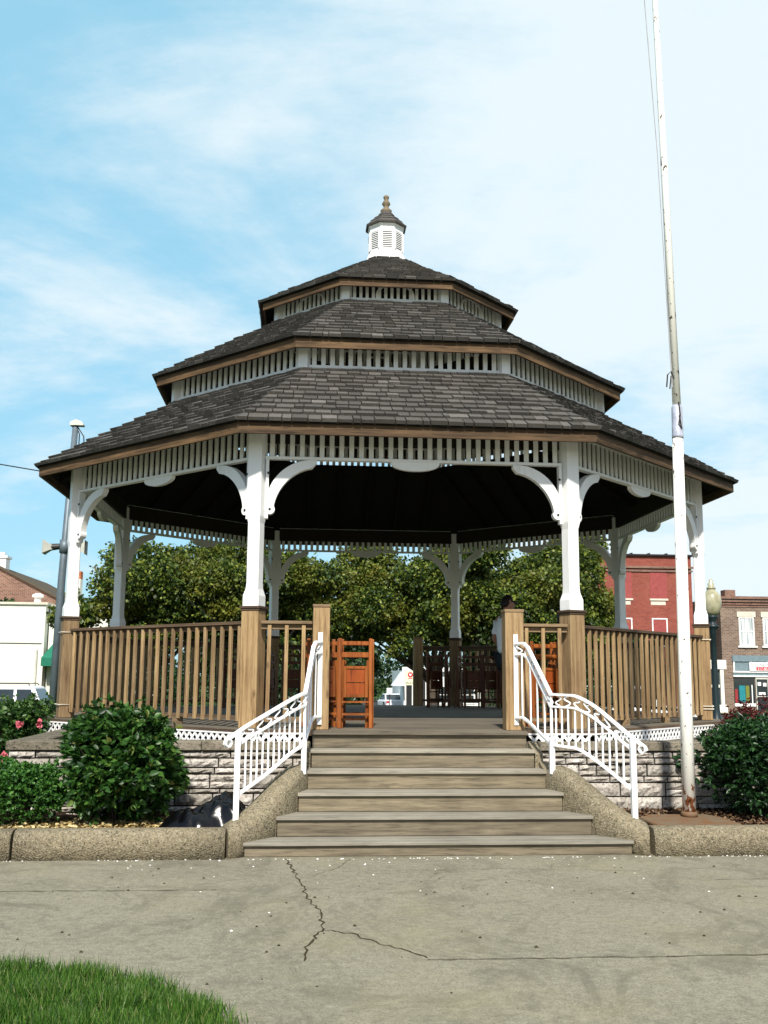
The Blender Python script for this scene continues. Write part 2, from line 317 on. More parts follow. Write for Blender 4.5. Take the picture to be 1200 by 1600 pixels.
# ---------------------------------------------------------------- ground
SX=-.037; HD=1.05
def gz(y): return 0 if y<4 else -.0165*(min(y,90)-4)
def ground():
    xs=np.concatenate([np.linspace(-900,-60,8),np.linspace(-50,50,41),np.linspace(60,900,8)]); ys=np.concatenate([np.linspace(-200,-20,6),np.linspace(-15,90,60),np.linspace(110,1500,10)])
    V=[(x,y,gz(y)-.012) for y in ys for x in xs]; n=len(xs)
    F=[(j*n+i,j*n+i+1,(j+1)*n+i+1,(j+1)*n+i) for j in range(len(ys)-1) for i in range(n-1)]
    tag(fastmesh('ground',V,F,M['grassbase']),kind='structure')
ground()
def sheet(name,pts,mat,off=0.0,kind='structure',ny=1):
    mb=MB(); 
    if ny==1: mb.add([(x,y,gz(y)+off) for x,y in pts],[tuple(range(len(pts)))])
    else:
        (x0,y0),(x1,y1)=pts
        for i in range(ny):
            a=y0+(y1-y0)*i/ny; b=y0+(y1-y0)*(i+1)/ny
            mb.add([(x0,a,gz(a)+off),(x1,a,gz(a)+off),(x1,b,gz(b)+off),(x0,b,gz(b)+off)],[(0,1,2,3)])
    return tag(mb.build(name,mat),kind=kind)
sheet('pavement',[(-40,-30),(40,-30),(40,-6.72),(-40,-6.72)],M['pave'],0)
sheet('street',[(-120,13.5),(120,24)],M['asphalt'],.012,ny=12)
sheet('street',[(-120,38),(120,50)],M['asphalt'],.012,ny=12)
sheet('street',[(3.2,50),(12,120)],M['asphalt'],.016,ny=30)
sheet('pavement',[(-120,50.2),(3.0,54.8)],M['pave'],.1,ny=5)
sheet('pavement',[(12.2,50.2),(120,54.8)],M['pave'],.1,ny=5)
# garden bed soil behind kerb
def bed(name,x0,x1,seed,zb):
    rnd=random.Random(seed); nx,ny=int((x1-x0)*9),18; ys=np.linspace(-6.8,-4.6,ny); V=[];F=[]
    for y in ys:
        for i in range(nx):
            q=float(np.interp(y,[-6.8,-6.6,-6.0,-4.6],[2.0,1.95,1.55,1.25])); xa,xb=(x0,-q-.07) if x0<0 else (q,x1); x=xa+(xb-xa)*i/(nx-1); V.append((x,y,zb+.025*math.sin(x*5+y*3)+rnd.uniform(-.012,.012)))
    for j in range(ny-1):
        for i in range(nx-1): F.append((j*nx+i,j*nx+i+1,(j+1)*nx+i+1,(j+1)*nx+i))
    tag(fastmesh(name,V,F,M['mulch'],smooth=True),kind='structure')
bed('garden_bed',-14,-1.62,1,.17); bed('garden_bed',1.56,14,2,.17)
# mulch and leaf litter (uncountable)
def scatter(name,mat,n,region,zf,size,seed,flat=.5,shape='leaf'):
    rs=np.random.RandomState(seed); x=rs.uniform(region[0],region[1],n); y=rs.uniform(region[2],region[3],n); V=np.zeros((n,4,3))
    a=rs.uniform(0,2*PI,n); L=rs.uniform(.5,1.2,n)*size; W=L*rs.uniform(.35,.7,n)
    d=np.stack([np.cos(a),np.sin(a),rs.uniform(-flat,flat,n)],1); p=np.stack([-np.sin(a),np.cos(a),rs.uniform(-flat,flat,n)],1)
    c=np.stack([x,y,zf+rs.uniform(.003,.02,n)],1)
    V[:,0]=c-d*L[:,None]/2; V[:,1]=c+p*W[:,None]/2+np.array([0,0,1])*L[:,None]*.15; V[:,2]=c+d*L[:,None]/2; V[:,3]=c-p*W[:,None]/2+np.array([0,0,1])*L[:,None]*.15
    V[:,:,2]=np.maximum(V[:,:,2],zf-.01)
    b=np.arange(n)[:,None]*4; F=np.concatenate([b+[0,1,2],b+[0,2,3]],0)
    return fastmesh(name,V.reshape(-1,3),F,mat)
tag(scatter('leaf_litter',M['litter'],9000,(-8,-2.0,-6.75,-5.6),.185,.065,3,.6),'dry tan fallen leaves covering the bed behind the left curb','leaf litter',kind='stuff')
tag(scatter('mulch_chips',M['chip'],12000,(1.95,8,-6.75,-4.9),.185,.05,4,.6),'brown wood mulch chips around the flagpole footing','mulch',kind='stuff')
rs=np.random.RandomState(8)
def bits(name,mat,pts,size,z):
    V=[];F=[]
    for (x,y) in pts:
        s=size*rs.uniform(.5,1.3); k=len(V); a=rs.uniform(0,6.28); e=rs.uniform(.5,1)
        for j in range(6): V.append((x+s*math.cos(a+j*PI/3)*rs.uniform(.8,1.1),y+s*e*math.sin(a+j*PI/3)*rs.uniform(.8,1.1),z))
        V.append((x,y,z+s*.75))
        for j in range(6): F.append((k+j,k+(j+1)%6,k+6))
    return fastmesh(name,V,F,mat)
pts=[(rs.uniform(-4.5,4.5),-6.9-abs(rs.normal(0,.035))) for _ in range(130)]+[(rs.uniform(-3,3.4),-7-abs(rs.normal(0,.9))) for _ in range(35)]
tag(bits('fallen_petals',M['petal'],pts,.010,.002),'white petals and bits strewn along the foot of the steps and curb','petals',kind='stuff')
pts=[(rs.uniform(-4,3.6),rs.uniform(-11,-7)) for _ in range(90)]
tag(bits('grit',M['crack'],pts,.012,.002),'small dark bits of debris scattered on the concrete walk','debris',kind='stuff')
# cracks and joints in the walk
def ribbon(mb,pts,w,z=.004,seed=0,jit=.02,sub=8):
    r=random.Random(seed); P=[]
    for (a,b) in zip(pts[:-1],pts[1:]):
        for i in range(sub): t=i/sub; P.append((a[0]+(b[0]-a[0])*t+r.uniform(-jit,jit),a[1]+(b[1]-a[1])*t+r.uniform(-jit,jit)))
    P.append(pts[-1]); k=len(mb.v)
    for i,p in enumerate(P):
        q=P[min(i+1,len(P)-1)]; o=P[max(i-1,0)]; d=Vector((q[0]-o[0],q[1]-o[1])).normalized(); n=Vector((-d.y,d.x))*w*r.uniform(.3,1)/2
        mb.v+=[(p[0]+n.x,p[1]+n.y,z),(p[0]-n.x,p[1]-n.y,z)]
    for i in range(len(P)-1): mb.f.append((k+2*i,k+2*i+1,k+2*i+3,k+2*i+2))
mb=MB(); ribbon(mb,[(-1.47,-6.9),(-1.42,-7.35),(-1.33,-8.0),(-1.31,-8.5),(-1.2,-9.0),(-1.21,-9.5),(-1.3,-9.85),(-1.33,-10.25)],.018,seed=1,jit=.02)
ribbon(mb,[(-1.21,-9.5),(-1.0,-9.65),(-.8,-9.95),(-.6,-10.22)],.014,seed=2,jit=.02)
tag(mb.build('pavement_crack',M['crack']),kind='structure')
mb=MB(); ribbon(mb,[(-.6,-10.26),(1.0,-10.27),(4,-10.2),(12,-10.1)],.018,seed=3,jit=.012,sub=24); ribbon(mb,[(-14,-8.2),(-4.0,-8.2),(-2.0,-8.22)],.016,seed=4,jit=.01,sub=30); ribbon(mb,[(2.1,-8.0),(4,-7.95),(12,-7.9)],.012,seed=5,jit=.01,sub=24); ribbon(mb,[(-.9,-6.95),(-1.0,-7.3),(-1.25,-7.7)],.008,seed=6,jit=.015); ribbon(mb,[(-.98,-7.5),(.4,-7.45),(1.6,-7.6)],.008,seed=7,jit=.02)
tag(mb.build('pavement_joint',M['joint']),kind='structure')
# lawn corner, bottom left
def inlawn(x,y):
    # boundary curve y as a function of x
    xs=[-20,-4.2,-3.6,-3.1,-2.7,-2.33,-2.05,-1.81,-1.70,-1.62]; ysb=[-10.2,-10.2,-10.25,-10.33,-10.4,-10.55,-10.8,-11.1,-11.33,-11.9]
    return y<np.interp(x,xs,ysb) and x<-1.6
V=[];F=[]
pts2=[(-20,-10.2),(-4.2,-10.2),(-3.6,-10.25),(-3.1,-10.33),(-2.7,-10.4),(-2.33,-10.55),(-2.05,-10.8),(-1.81,-11.1),(-1.70,-11.33),(-1.62,-11.9),(-1.6,-13),(-20,-13)]
sheet('lawn',pts2,M['grassbase'],.012)
rs=np.random.RandomState(11); B=[];FB=[]
n=0
X=rs.uniform(-4.4,-1.5,90000); Y=rs.uniform(-12.0,-9.8,90000)
for x,y in zip(X,Y):
    if not inlawn(x+rs.normal(0,.05),y+rs.normal(0,.05)): continue
    h=rs.uniform(.025,.065)+.03*(math.sin(x*9+y*4)*math.sin(y*11-x*3)>.25)+(rs.uniform()<.03)*.04; a=rs.uniform(0,6.28); wd=.0035; l=rs.uniform(0,.7)*h; b=rs.uniform(0,6.28)
    B+= [(x-wd*math.cos(a),y-wd*math.sin(a),.01),(x+wd*math.cos(a),y+wd*math.sin(a),.01),(x+l*math.cos(b),y+l*math.sin(b),.01+h)]; FB.append((n,n+1,n+2)); n+=3
tag(fastmesh('grass',B,FB,M['blade']),'green mown grass filling the lower left lawn corner','grass',kind='stuff')

# ---------------------------------------------------------------- kerb
def kerb(name,x0,x1,label):
    secs=[]; n=int(abs(x1-x0)/.5)+2
    r=random.Random(5)
    for i in range(n):
        x=x0+(x1-x0)*i/(n-1); d=r.uniform(-.006,.006)
        secs.append([(x,-6.90+d,-.02),(x,-6.885+d,.18),(x,-6.865+d,.225+d),(x,-6.82,.25+d),(x,-6.74,.255+d),(x,-6.66,.25),(x,-6.62,.22),(x,-6.62,-.02)])
    o=MB().rings(secs).build(name,M['curb'],smooth=True,bevel=0); return tag(o,label,'curb')
kerb('concrete_curb',-14,-3.93,'exposed aggregate curb section at the far left, beyond the crack')
kerb('concrete_curb',-3.905,-2.03,'exposed aggregate curb section before the leaf litter, left of the steps')
kerb('concrete_curb',1.975,14,'long exposed aggregate curb in front of the flagpole, right of the steps')

# ---------------------------------------------------------------- steps
HWS=[1.82,1.53,1.33,1.24,1.20,1.19]
r0=.129; rr=(HD-r0)/5
st=empty('wooden_steps',(SX,-5.2,0),label='six wide weathered wooden steps rising from the walk to the gazebo deck',cat='steps')
for i in range(6):
    z=r0+rr*i; yf=-6.8+.33*i; zb=0 if i==0 else z-rr
    hw=HWS[i]
    m=MB(); m.bx(-hw,hw,yf+5.2+.02,yf+5.2+.05,zb+.002,z-.03)
    m.build('riser',M['step'],st,bevel=.003)
    if i<5:
        m=MB()
        for k,(a,b) in enumerate(((0,.145),(.15,.335))): m.bx(-hw-.012,hw+.012,yf+5.2-.012+a,yf+5.2+b,z-.03,z+.002*k)
        m.build('tread',M['tread'],st,bevel=.003)
for i in range(1,5):
    z=r0+rr*i; yf=-6.8+.33*i; hw=HWS[i]
    for sg in (-1,1):
        xa,xb=sorted((SX+sg*(hw+.013),SX+sg*(hw+.26 if i<3 else hw+.10))); m=MB(); m.hexa([(xa,yf+.02,0),(xb,yf+.02,0),(xb,yf+.36,0),(xa,yf+.36,0)],[(xa,yf+.03,z-.035),(xb,yf+.03,z-.035),(xb,yf+.36,z+.07),(xa,yf+.36,z+.07)]); o=m.build('side_infill',M['curb'],st); o.location=(-SX,5.2,0)
# cheek walls
def cheek(s,label):
    P=[(1.34,-5.62,.60,.10),(1.345,-5.72,.70,.12),(1.37,-5.82,.735,.125),(1.43,-5.98,.71,.13),(1.52,-6.15,.62,.14),(1.62,-6.3,.52,.145),(1.72,-6.43,.43,.15),(1.84,-6.57,.345,.15),(1.95,-6.68,.285,.15),(2.0,-6.735,.255,.155)]
    secs=[]
    for i,(x,y,z,h) in enumerate(P):
        a=P[max(i-1,0)];b=P[min(i+1,len(P)-1)]; d=Vector((b[0]-a[0],b[1]-a[1])).normalized(); n=Vector((d.y,-d.x))
        if i==len(P)-1: n=Vector((-.25,-.97)).normalized(); 
        # n points inward/forward
        n=Vector((-abs(n.x),-abs(n.y)))
        q=[(-h,-.02 if i else z-.2),(-h,z-.09),(-h*.85,z-.03),(-h*.4,z),(h*.4,z),(h*.85,z-.03),(h,z-.09),(h,-.02)]
        secs.append([(s*(x-SX*0)+SX-n.x*t*(s)*1,y-n.y*t,zz) for t,zz in q][::-1])
    o=MB().rings(secs).build('cheek_wall',M['curb'],smooth=True)
    return tag(o,label,'cheek wall')
cheek(-1,'curved concrete cheek wall flaring down the left side of the steps')
cheek(1,'curved concrete cheek wall flaring down the right side of the steps')

# ---------------------------------------------------------------- stone wall
def stonewall(x0,x1,label,seed):
    t=empty('stone_wall',((x0+x1)/2,-4.98,.1),label=label,cat='wall'); cx=(x0+x1)/2; r=random.Random(seed)
    m=MB(); m.bx(x0-cx+.02,x1-cx-.02,.02,.3,0,.72); side=-1 if x0<0 else 1
    xe=(x0 if side<0 else x1)-cx
    m.bx(min(xe-side*.02,xe-side*.3),max(xe-side*.02,xe-side*.3),.3,9,0,.72); m.build('wall_core',M['mortar'],t)
    m=MB(); z=.0
    while z<.70:
        h=r.choice([.05,.07,.10,.13,.155]); h=min(h,.722-z)
        if h<.03: break
        x=x0
        while x<x1-.01:
            L=r.uniform(.16,.62); 
            if x+L>x1-.12:L=x1-x
            pr=r.uniform(0,.035); g=.008
            hh=h
            def stonebox(xa,xb,za,zb,pr):
                # rough pillow face
                nx=max(2,int((xb-xa)/.05)); nz=3; k=len(m.v)
                for j in range(nz+1):
                    for i in range(nx+1):
                        e=(i in(0,nx)) or (j in (0,nz))
                        m.v.append((xa+(xb-xa)*i/nx-cx,-(pr+(0 if e else .018+r.uniform(-.014,.016))),za+(zb-za)*j/nz))
                for j in range(nz):
                    for i in range(nx): a=k+j*(nx+1)+i; m.f.append((a,a+1,a+nx+2,a+nx+1))
                k=len(m.v); X0,X1=xa-cx,xb-cx
                m.v+=[(X0,-pr,za),(X1,-pr,za),(X1,-pr,zb),(X0,-pr,zb),(X0,.05,za),(X1,.05,za),(X1,.05,zb),(X0,.05,zb)]
                m.f+=[(k,k+4,k+5,k+1),(k+1,k+5,k+6,k+2),(k+2,k+6,k+7,k+3),(k+3,k+7,k+4,k)]
            if h>.1 and L<.5 and r.random()<.35:
                stonebox(x+g,x+L-g,z+g,z+h/2-g/2,pr); stonebox(x+g,x+L-g,z+h/2+g/2,z+h-g,r.uniform(0,.02))
            else: stonebox(x+g,x+L-g,z+g,z+h-g,pr)
            x+=L
        z+=h
    m.build('stone_face',M['stone'],t)
    m=MB()
    y=.05
    while y<9:
        m.bx(min(xe,xe-side*.04),max(xe,xe-side*.04),y,y+.5,.0,.34); m.bx(min(xe,xe-side*.04),max(xe,xe-side*.04),y,y+.5,.35,.72); y+=.51
    m.build('side_face',M['stone'],t)
    x=x0; 
    while x<x1-.01:
        L=r.uniform(.6,1.1); 
        if x+L>x1-.4: L=x1-x
        m=MB(); m.bx(x-cx-(.03 if x==x0 and side<0 else 0)+.003,x+L-cx+(.03 if abs(x+L-x1)<.01 and side>0 else 0)-.003,-.055,.3,.728,.825+r.uniform(-.004,.004)); m.build('cap_stone',M['cap'],t,bevel=.008); x+=L
    m=MB(); m.bx(min(xe+side*.03,xe-side*.32),max(xe+side*.03,xe-side*.32),.305,9,.728,.822); m.build('cap_stone',M['cap'],t,bevel=.008)
stonewall(-4.5,-1.243,'rough pale limestone garden wall with cap stones, left of the steps',21)
stonewall(1.17,4.5,'rough pale limestone garden wall with cap stones, behind the flagpole right of the steps',22)
sheet('planter_fill',[(-4.3,-4.7),(4.3,-4.7),(4.3,4.1),(-4.3,4.1)],M['soil'],.86)

# ---------------------------------------------------------------- gazebo
G=empty('gazebo',(SX,0,0),label='large octagonal wooden bandstand gazebo with three tiered shingle roof and cupola',cat='gazebo')
RP=4.9457; A0=lambda k:R(-67.5+45*k)
def vert(k,r,z=0): return Vector((r*math.cos(A0(k)),r*math.sin(A0(k)),z))
AP=RP*math.cos(R(22.5)); HL=RP*math.sin(R(22.5))   # apothem, half side
faces=[R(-90+45*f) for f in range(8)]              # face f lies between vertex f-1 and f ; outward angle
# local frame for a face: x along side, -y outward  => rotate by outward angle + 90deg
def rf(f): return faces[f]+R(90)
# deck
m=MB(); 
apd=4.9; Rd=apd/math.cos(R(22.5))
y=-apd
r=random.Random(3)
while y<apd:
    w_=min(.14,apd-y)
    ym=min(abs(y),abs(y+w_)); ymx=max(abs(y),abs(y+w_)); h=Rd*math.sin(R(22.5))
    def half(yy): yy=abs(yy); return apd if yy<h else apd-(yy-h)
    a=half(y+.003); b=half(y+w_-.003)
    m.hexa([(-a,y+.003,1.012),(a,y+.003,1.012),(b,y+w_-.003,1.012),(-b,y+w_-.003,1.012)],[(-a,y+.003,HD),(a,y+.003,HD),(b,y+w_-.003,HD),(-b,y+w_-.003,HD)]); y+=w_
for k in range(2): m.bx(-1.2,1.2,-apd-.28+.14*k+.003,-apd-.28+.14*(k+1)-.003,1.012,HD)
m.build('deck',M['deck'],G)
for f in range(8):
    m=MB(); hs=apd*math.tan(R(22.5))
    m.bx(-hs,hs,-apd-.012,-apd+.012,.985,1.046); m.build('rim_board',M['darkrail'],G,rz=rf(f))
    m=MB(); segs=[(-hs,hs)] if f!=0 else [(-hs,-1.25),(1.25,hs)]
    for a,b in segs:
        m=MB(); m.bx(a,b,-apd-.03,-apd-.0125,1.0,1.016); m.bx(a,b,-apd-.012,-apd+.01,.862,.882)
        x=a
        while x<b-.14:
            for (p,q,yy) in ((x,x+.125,0),(x+.125,x,.006)):
                m.hexa([(p,-apd-.026+yy,.865),(p+.04,-apd-.026+yy,.865),(p+.04,-apd-.021+yy,.865),(p,-apd-.021+yy,.865)],[(q,-apd-.026+yy,1.0),(q+.04,-apd-.026+yy,1.0),(q+.04,-apd-.021+yy,1.0),(q,-apd-.021+yy,1.0)])
            x+=.098
        m.build('lattice_skirt',M['white'],G,rz=rf(f))
    # dark skirt board behind lattice
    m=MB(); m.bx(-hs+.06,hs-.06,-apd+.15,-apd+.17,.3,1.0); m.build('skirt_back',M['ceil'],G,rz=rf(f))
# posts
def build_post(k,ent=False):
    a=A0(k)+R(90); loc=vert(k,RP)
    p=empty('post',loc,a,parent=G)
    m=MB(); wq=.215; m.bx(-wq/2,wq/2,-wq/2,wq/2,HD-.0,HD+1.36); m.build('pedestal',M['cedar'],p,bevel=.006)
    m=MB(); m.bx(-.128,.128,-.128,.128,HD+1.361,HD+1.39); m.bx(-.117,.117,-.117,.117,HD+1.335,HD+1.36); m.build('pedestal_cap',M['darkrail'],p,bevel=.004)
    z0=HD+1.391; secs=[]
    for z,h in ((z0,.100),(z0+.12,.100),(z0+.2,.078),(z0+.26,.076),(3.42,.076),(3.5,.088),(4.62,.088)):
        c=.012 if z0+.2<z<3.45 else .004
        secs.append([(-h+c,-h,z),(h-c,-h,z),(h,-h+c,z),(h,h-c,z),(h-c,h,z),(-h+c,h,z),(-h,h-c,z),(-h,-h+c,z)])
    MB().rings(secs).build('shaft',M['white'],p)
for k in range(8): build_post(k)
# curved brackets, valances, rails per bay (local frame: x along bay, face at y=-AP)
def bracket(f,s):
    m=MB(); xe=HL-.10; zt=4.195; z0=3.62; a=.55; b=zt-z0
    out=[];inn=[]
    for i in range(15):
        t=i/14*PI/2
        out.append((s*(xe-(a-a*math.cos(t))*1.0-.0),z0+b*math.sin(t)))
        wd=.10+.03*math.sin(2*t)
        inn.append((s*(xe-wd-(a-wd*.3)+(a-wd*.3)*math.cos(t)) if False else s*(xe-(a-(a-0)*math.cos(t))-wd*math.cos(t)),z0+b*math.sin(t)-wd*math.sin(t)))
    pts=out+[(s*(xe-a-.02),zt)]+[(s*(xe-a-.02),zt-.05)]+inn[::-1]
    k=len(pts)
    # build strip of quads
    n=15
    for i in range(n-1):
        q=[out[i],out[i+1],inn[i+1],inn[i]]
        m.poly(q,-AP-.045,-AP+.045)
    q=[out[-1],(s*(xe-a-.05),zt),(s*(xe-a-.05),zt-.04),inn[-1]]; m.poly(q,-AP-.045,-AP+.045)
    # back plate along post, scroll foot
    m.poly([(s*xe,z0-.14),(s*(xe-.035),z0-.14),(s*(xe-.035),zt),(s*xe,zt)] if s>0 else [(s*xe,z0-.14),(s*xe,zt),(s*(xe-.035),zt),(s*(xe-.035),z0-.14)],-AP-.05,-AP+.05)
    cxx,czz=s*(xe-.055),z0-.03
    m.poly([(cxx+.06*math.cos(j*PI/7),czz+.06*math.sin(j*PI/7)) for j in range(14)],-AP-.048,-AP+.048)
    o=m.build('bracket',M['white'],G,rz=rf(f))
    bm_=MB()
    for (px,pz) in ((xe-.055,z0-.03),(xe-.03,zt-.17)):
        bm_.poly([(s*px+.016*math.cos(j*PI/4),pz+.016*math.sin(j*PI/4)) for j in range(8)],-AP-.056,-AP-.047)
        bm_.poly([(s*px+.016*math.cos(j*PI/4),pz+.016*math.sin(j*PI/4)) for j in range(8)],-AP+.047,-AP+.056)
    bm_.build('bolt',M['bolt'],o)
    # keep bolts aligned with the bracket frame
def slats(m,hs,y,z0,z1,pitch,wd,th=.02,x0=None):
    n=int(2*hs/pitch); 
    for i in range(n):
        x=-hs+(i+.5)*2*hs/n; m.bx(x-wd/2,x+wd/2,y-th/2,y+th/2,z0,z1)
for f in range(8):
    hs=HL-.09
    m=MB(); m.bx(-hs,hs,-AP-.04,-AP+.04,4.198,4.232); m.bx(-hs,hs,-AP-.025,-AP+.025,4.60,4.68); slats(m,hs-.02,-AP,4.232,4.60,.117,.057)
    m.build('valance',M['white'],G,rz=rf(f))
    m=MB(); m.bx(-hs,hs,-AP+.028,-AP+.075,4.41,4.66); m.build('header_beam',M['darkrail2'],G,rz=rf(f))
    m=MB(); pts=[(.29*math.cos(-PI*j/14),4.197-.02-.085*math.sin(PI*j/14)) for j in range(15)]; pts=[(.29,4.197)]+pts+[(-.29,4.197)]
    m.poly(pts,-AP-.03,-AP+.03); m.build('half_round_trim',M['white'],G,rz=rf(f))
    bracket(f,1); bracket(f,-1)
# railings
RT=2.27
def railing(x0,x1,rz,y=-AP,loc=(0,0,0),n=None,dark=True,indiv=True):
    ro=empty('railing',loc,rz,parent=G)
    m=MB(); m.bx(x0,x1,y-.07,y+.07,RT-.038,RT); m.bx(x0,x1,y-.022,y+.022,RT-.10,RT-.039); m.build('handrail',M['darkrail'] if dark else M['cedarx'],ro,bevel=.004)
    m=MB(); m.bx(x0,x1,y-.03,y+.03,HD+.09,HD+.13); 
    m.build('bottom_rail',M['darkrail'] if dark else M['cedarx'],ro)
    if x1-x0>1.5:
        m=MB()
        for q in (.33,.66): m.bx(x0+(x1-x0)*q-.045,x0+(x1-x0)*q+.045,y-.045,y+.045,HD,HD+.089)
        m.build('foot_block',M['cedarx'],ro)
    n=n or max(2,round((x1-x0)/.153)); r=random.Random(int((x0+x1)*100+rz*10)); mm=MB()
    for i in range(n):
        x=x0+(x1-x0)*(i+.5)/n; m=MB() if indiv else mm; w2=.022
        yy=y-.035; j=r.uniform(-.006,.006); tw=r.uniform(-.25,.25); dx=r.uniform(-.008,.008)
        m.hexa([(x-w2+dx,yy-.017,HD+.07+j),(x+w2+dx,yy-.017,HD+.07+j),(x+w2+dx,yy+.017,HD+.07+j),(x-w2+dx,yy+.017,HD+.07+j)],[(x-w2,yy-.017,RT-.045),(x+w2,yy-.017,RT-.045),(x+w2,yy+.017,RT-.045),(x-w2,yy+.017,RT-.045)])
        if indiv: m.build('baluster',M['cedar'],ro,bevel=.003)
    if not indiv:
        mm.build('balusters',M['cedar'],ro)
XE=1.108
bl=HL-.115
for f in (1,7): railing(-bl,bl,rf(f),n=23)
for f in (2,6,3,5): railing(-bl,bl,rf(f),n=23,indiv=False)
yb=-4.80
railing(-bl-.02,-XE-.10,0,y=-AP-.1,n=3,dark=False); railing(XE+.10,bl+.02,0,y=-AP-.1,n=3,dark=False)
railing(-bl,-XE-.10,PI,n=3,dark=True,indiv=False); railing(XE+.10,bl,PI,n=3,dark=True,indiv=False)
def newel(x,y,w_=.19,hh=1.365):
    p=empty('newel_post',(x,y,0),0,parent=G); m=MB(); m.bx(-w_/2,w_/2,-w_/2,w_/2,HD,HD+hh); m.build('newel_shaft',M['cedar'],p,bevel=.006)
    m=MB(); m.bx(-w_/2-.006,w_/2+.006,-w_/2-.006,w_/2+.006,HD+hh+.001,HD+hh+.035); m.build('newel_cap',M['cedarx'],p,bevel=.005)
newel(-XE,-4.86,.19); newel(XE+.0,-4.86,.215,1.335); newel(-XE,AP,.19); newel(XE,AP,.19)
# roofs
def roof(nm,Rb,zb,Rt,zt,exp,fh,seed,soff=True):
    ro=empty(nm,(0,0,0),0,parent=G); c=math.cos(R(22.5)); s_=math.sin(R(22.5))
    ab,at=Rb*c,Rt*c; hb,ht=Rb*s_,Rt*s_; L=math.hypot(ab-at,zt-zb); rows=max(2,round(L/exp)); r=random.Random(seed)
    nx,nz=-(zt-zb)/L,(ab-at)/L   # outward normal (y neg dir, z)
    def pt(u,t,h):   # u = fraction across (-1..1), t 0..1 up slope, h height above plane
        hw=hb+(ht-hb)*t; y=-(ab+(at-ab)*t)+nx*h; return (u*hw,y,zb+(zt-zb)*t+nz*h)
    for f in range(8):
        m=MB()
        for i in range(rows):
            t0=i/rows; t1=min(1,(i+1.25)/rows); t0-= (.012 if i==0 else 0)
            hw=hb+(ht-hb)*t0; n=max(2,int(2*hw/.16)); cuts=[-1]+sorted([-1+2*(j+r.uniform(-.3,.3))/n for j in range(1,n)])+[1]
            hw1=hb+(ht-hb)*t1
            for a,b in zip(cuts[:-1],cuts[1:]):
                g=.006/hw; lo=.042+r.uniform(-.008,.016); j0=t0+r.uniform(-.012,.012)/1.0*(exp/L); 
                xa,xb=(a+g)*hw,(b-g)*hw
                xa1,xb1=max(-hw1,xa) ,min(hw1,xb)
                if a<=-.999: xa1=-hw1
                if b>=.999: xb1=hw1
                if xb1-xa1<.01: xb1=xa1+.01
                def q(x,t,h):
                    y=-(ab+(at-ab)*t)+nx*h; return (x,y,zb+(zt-zb)*t+nz*h)
                m.hexa([q(xa,j0,.0+.0),q(xb,j0,.0),q(xb1,t1,.001),q(xa1,t1,.001)],[q(xa,j0,lo),q(xb,j0,lo),q(xb1,t1,.008),q(xa1,t1,.008)])
        m.build('shingle_slope',M['shingle'],ro,rz=rf(f))
        # ceiling board below shingles
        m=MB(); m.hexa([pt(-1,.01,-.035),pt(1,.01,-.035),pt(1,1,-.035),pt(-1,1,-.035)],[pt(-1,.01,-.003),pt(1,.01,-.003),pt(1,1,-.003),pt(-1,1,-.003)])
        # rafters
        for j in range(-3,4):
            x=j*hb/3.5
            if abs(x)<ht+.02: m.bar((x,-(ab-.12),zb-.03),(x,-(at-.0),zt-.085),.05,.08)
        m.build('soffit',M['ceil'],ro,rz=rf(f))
        m=MB(); e=hb-.035*math.tan(R(22.5)); 
        ya=-ab+.035; hw=(ab-.035)*math.tan(R(22.5)); hw2=(ab-.07)*math.tan(R(22.5))
        zz=zb-.028; m.hexa([(-hw,ya,zz-fh),(hw,ya,zz-fh),(hw2,ya+.035,zz-fh),(-hw2,ya+.035,zz-fh)],[(-hw,ya,zz),(hw,ya,zz),(hw2,ya+.035,zz),(-hw2,ya+.035,zz)])
        m.build('fascia',M['fascia'],ro,rz=rf(f))
        m=MB(); hw=(ab-.012)*math.tan(R(22.5)); hw2=(ab-.05)*math.tan(R(22.5)); m.hexa([(-hw,-ab+.012,zb-.027),(hw,-ab+.012,zb-.027),(hw2,-ab+.05,zb-.027),(-hw2,-ab+.05,zb-.027)],[(-hw,-ab+.012,zb-.004),(hw,-ab+.012,zb-.004),(hw2,-ab+.05,zb+.01),(-hw2,-ab+.05,zb+.01)])
        m.build('drip_edge',M['ceil'],ro,rz=rf(f))
    return ro
roof('lower_roof',5.528,4.552,3.50,5.77,.182,.125,1)
roof('middle_roof',3.914,6.0945,1.89,7.315,.178,.125,2)
roof('upper_roof',2.252,7.565,.36,8.63,.165,.10,3)
# clerestories
def clere(nm,Rl,z0,z1,pitch,wd,arch=False):
    ro=empty(nm,(0,0,0),0,parent=G); c=math.cos(R(22.5)); ap=Rl*c; hs=Rl*math.sin(R(22.5))
    for f in range(8):
        m=MB(); m.bx(-hs,hs,-ap-.022,-ap+.022,z0-.025,z0+.03); m.bx(-hs,hs,-ap-.02,-ap+.02,z1-.03,z1); slats(m,hs-.07,-ap,z0+.03,z1-.03,pitch,wd)
        if arch:
            P1=[(.30*math.cos(t),z0+.03+.245*math.sin(t)**.7) for t in [PI*i/20 for i in range(21)]]; P2=[(.265*math.cos(t),z0+.03+.215*math.sin(t)**.7) for t in [PI*i/20 for i in range(21)]]
            for i in range(20): m.poly([P1[i],P1[i+1],P2[i+1],P2[i]],-ap-.03,-ap-.012)
        m.build('slat_screen',M['white'],ro,rz=rf(f))
        a=A0(f); m=MB(); m.box(tuple(vert(f,Rl+.0,(z0+z1)/2)),(.13,.13,z1-z0+.04),a+R(90)); m.build('corner_post',M['white'],ro)
clere('middle_clerestory',3.557,5.755,6.17,.120,.060); clere('upper_clerestory',1.929,7.312,7.68,.092,.046,True)
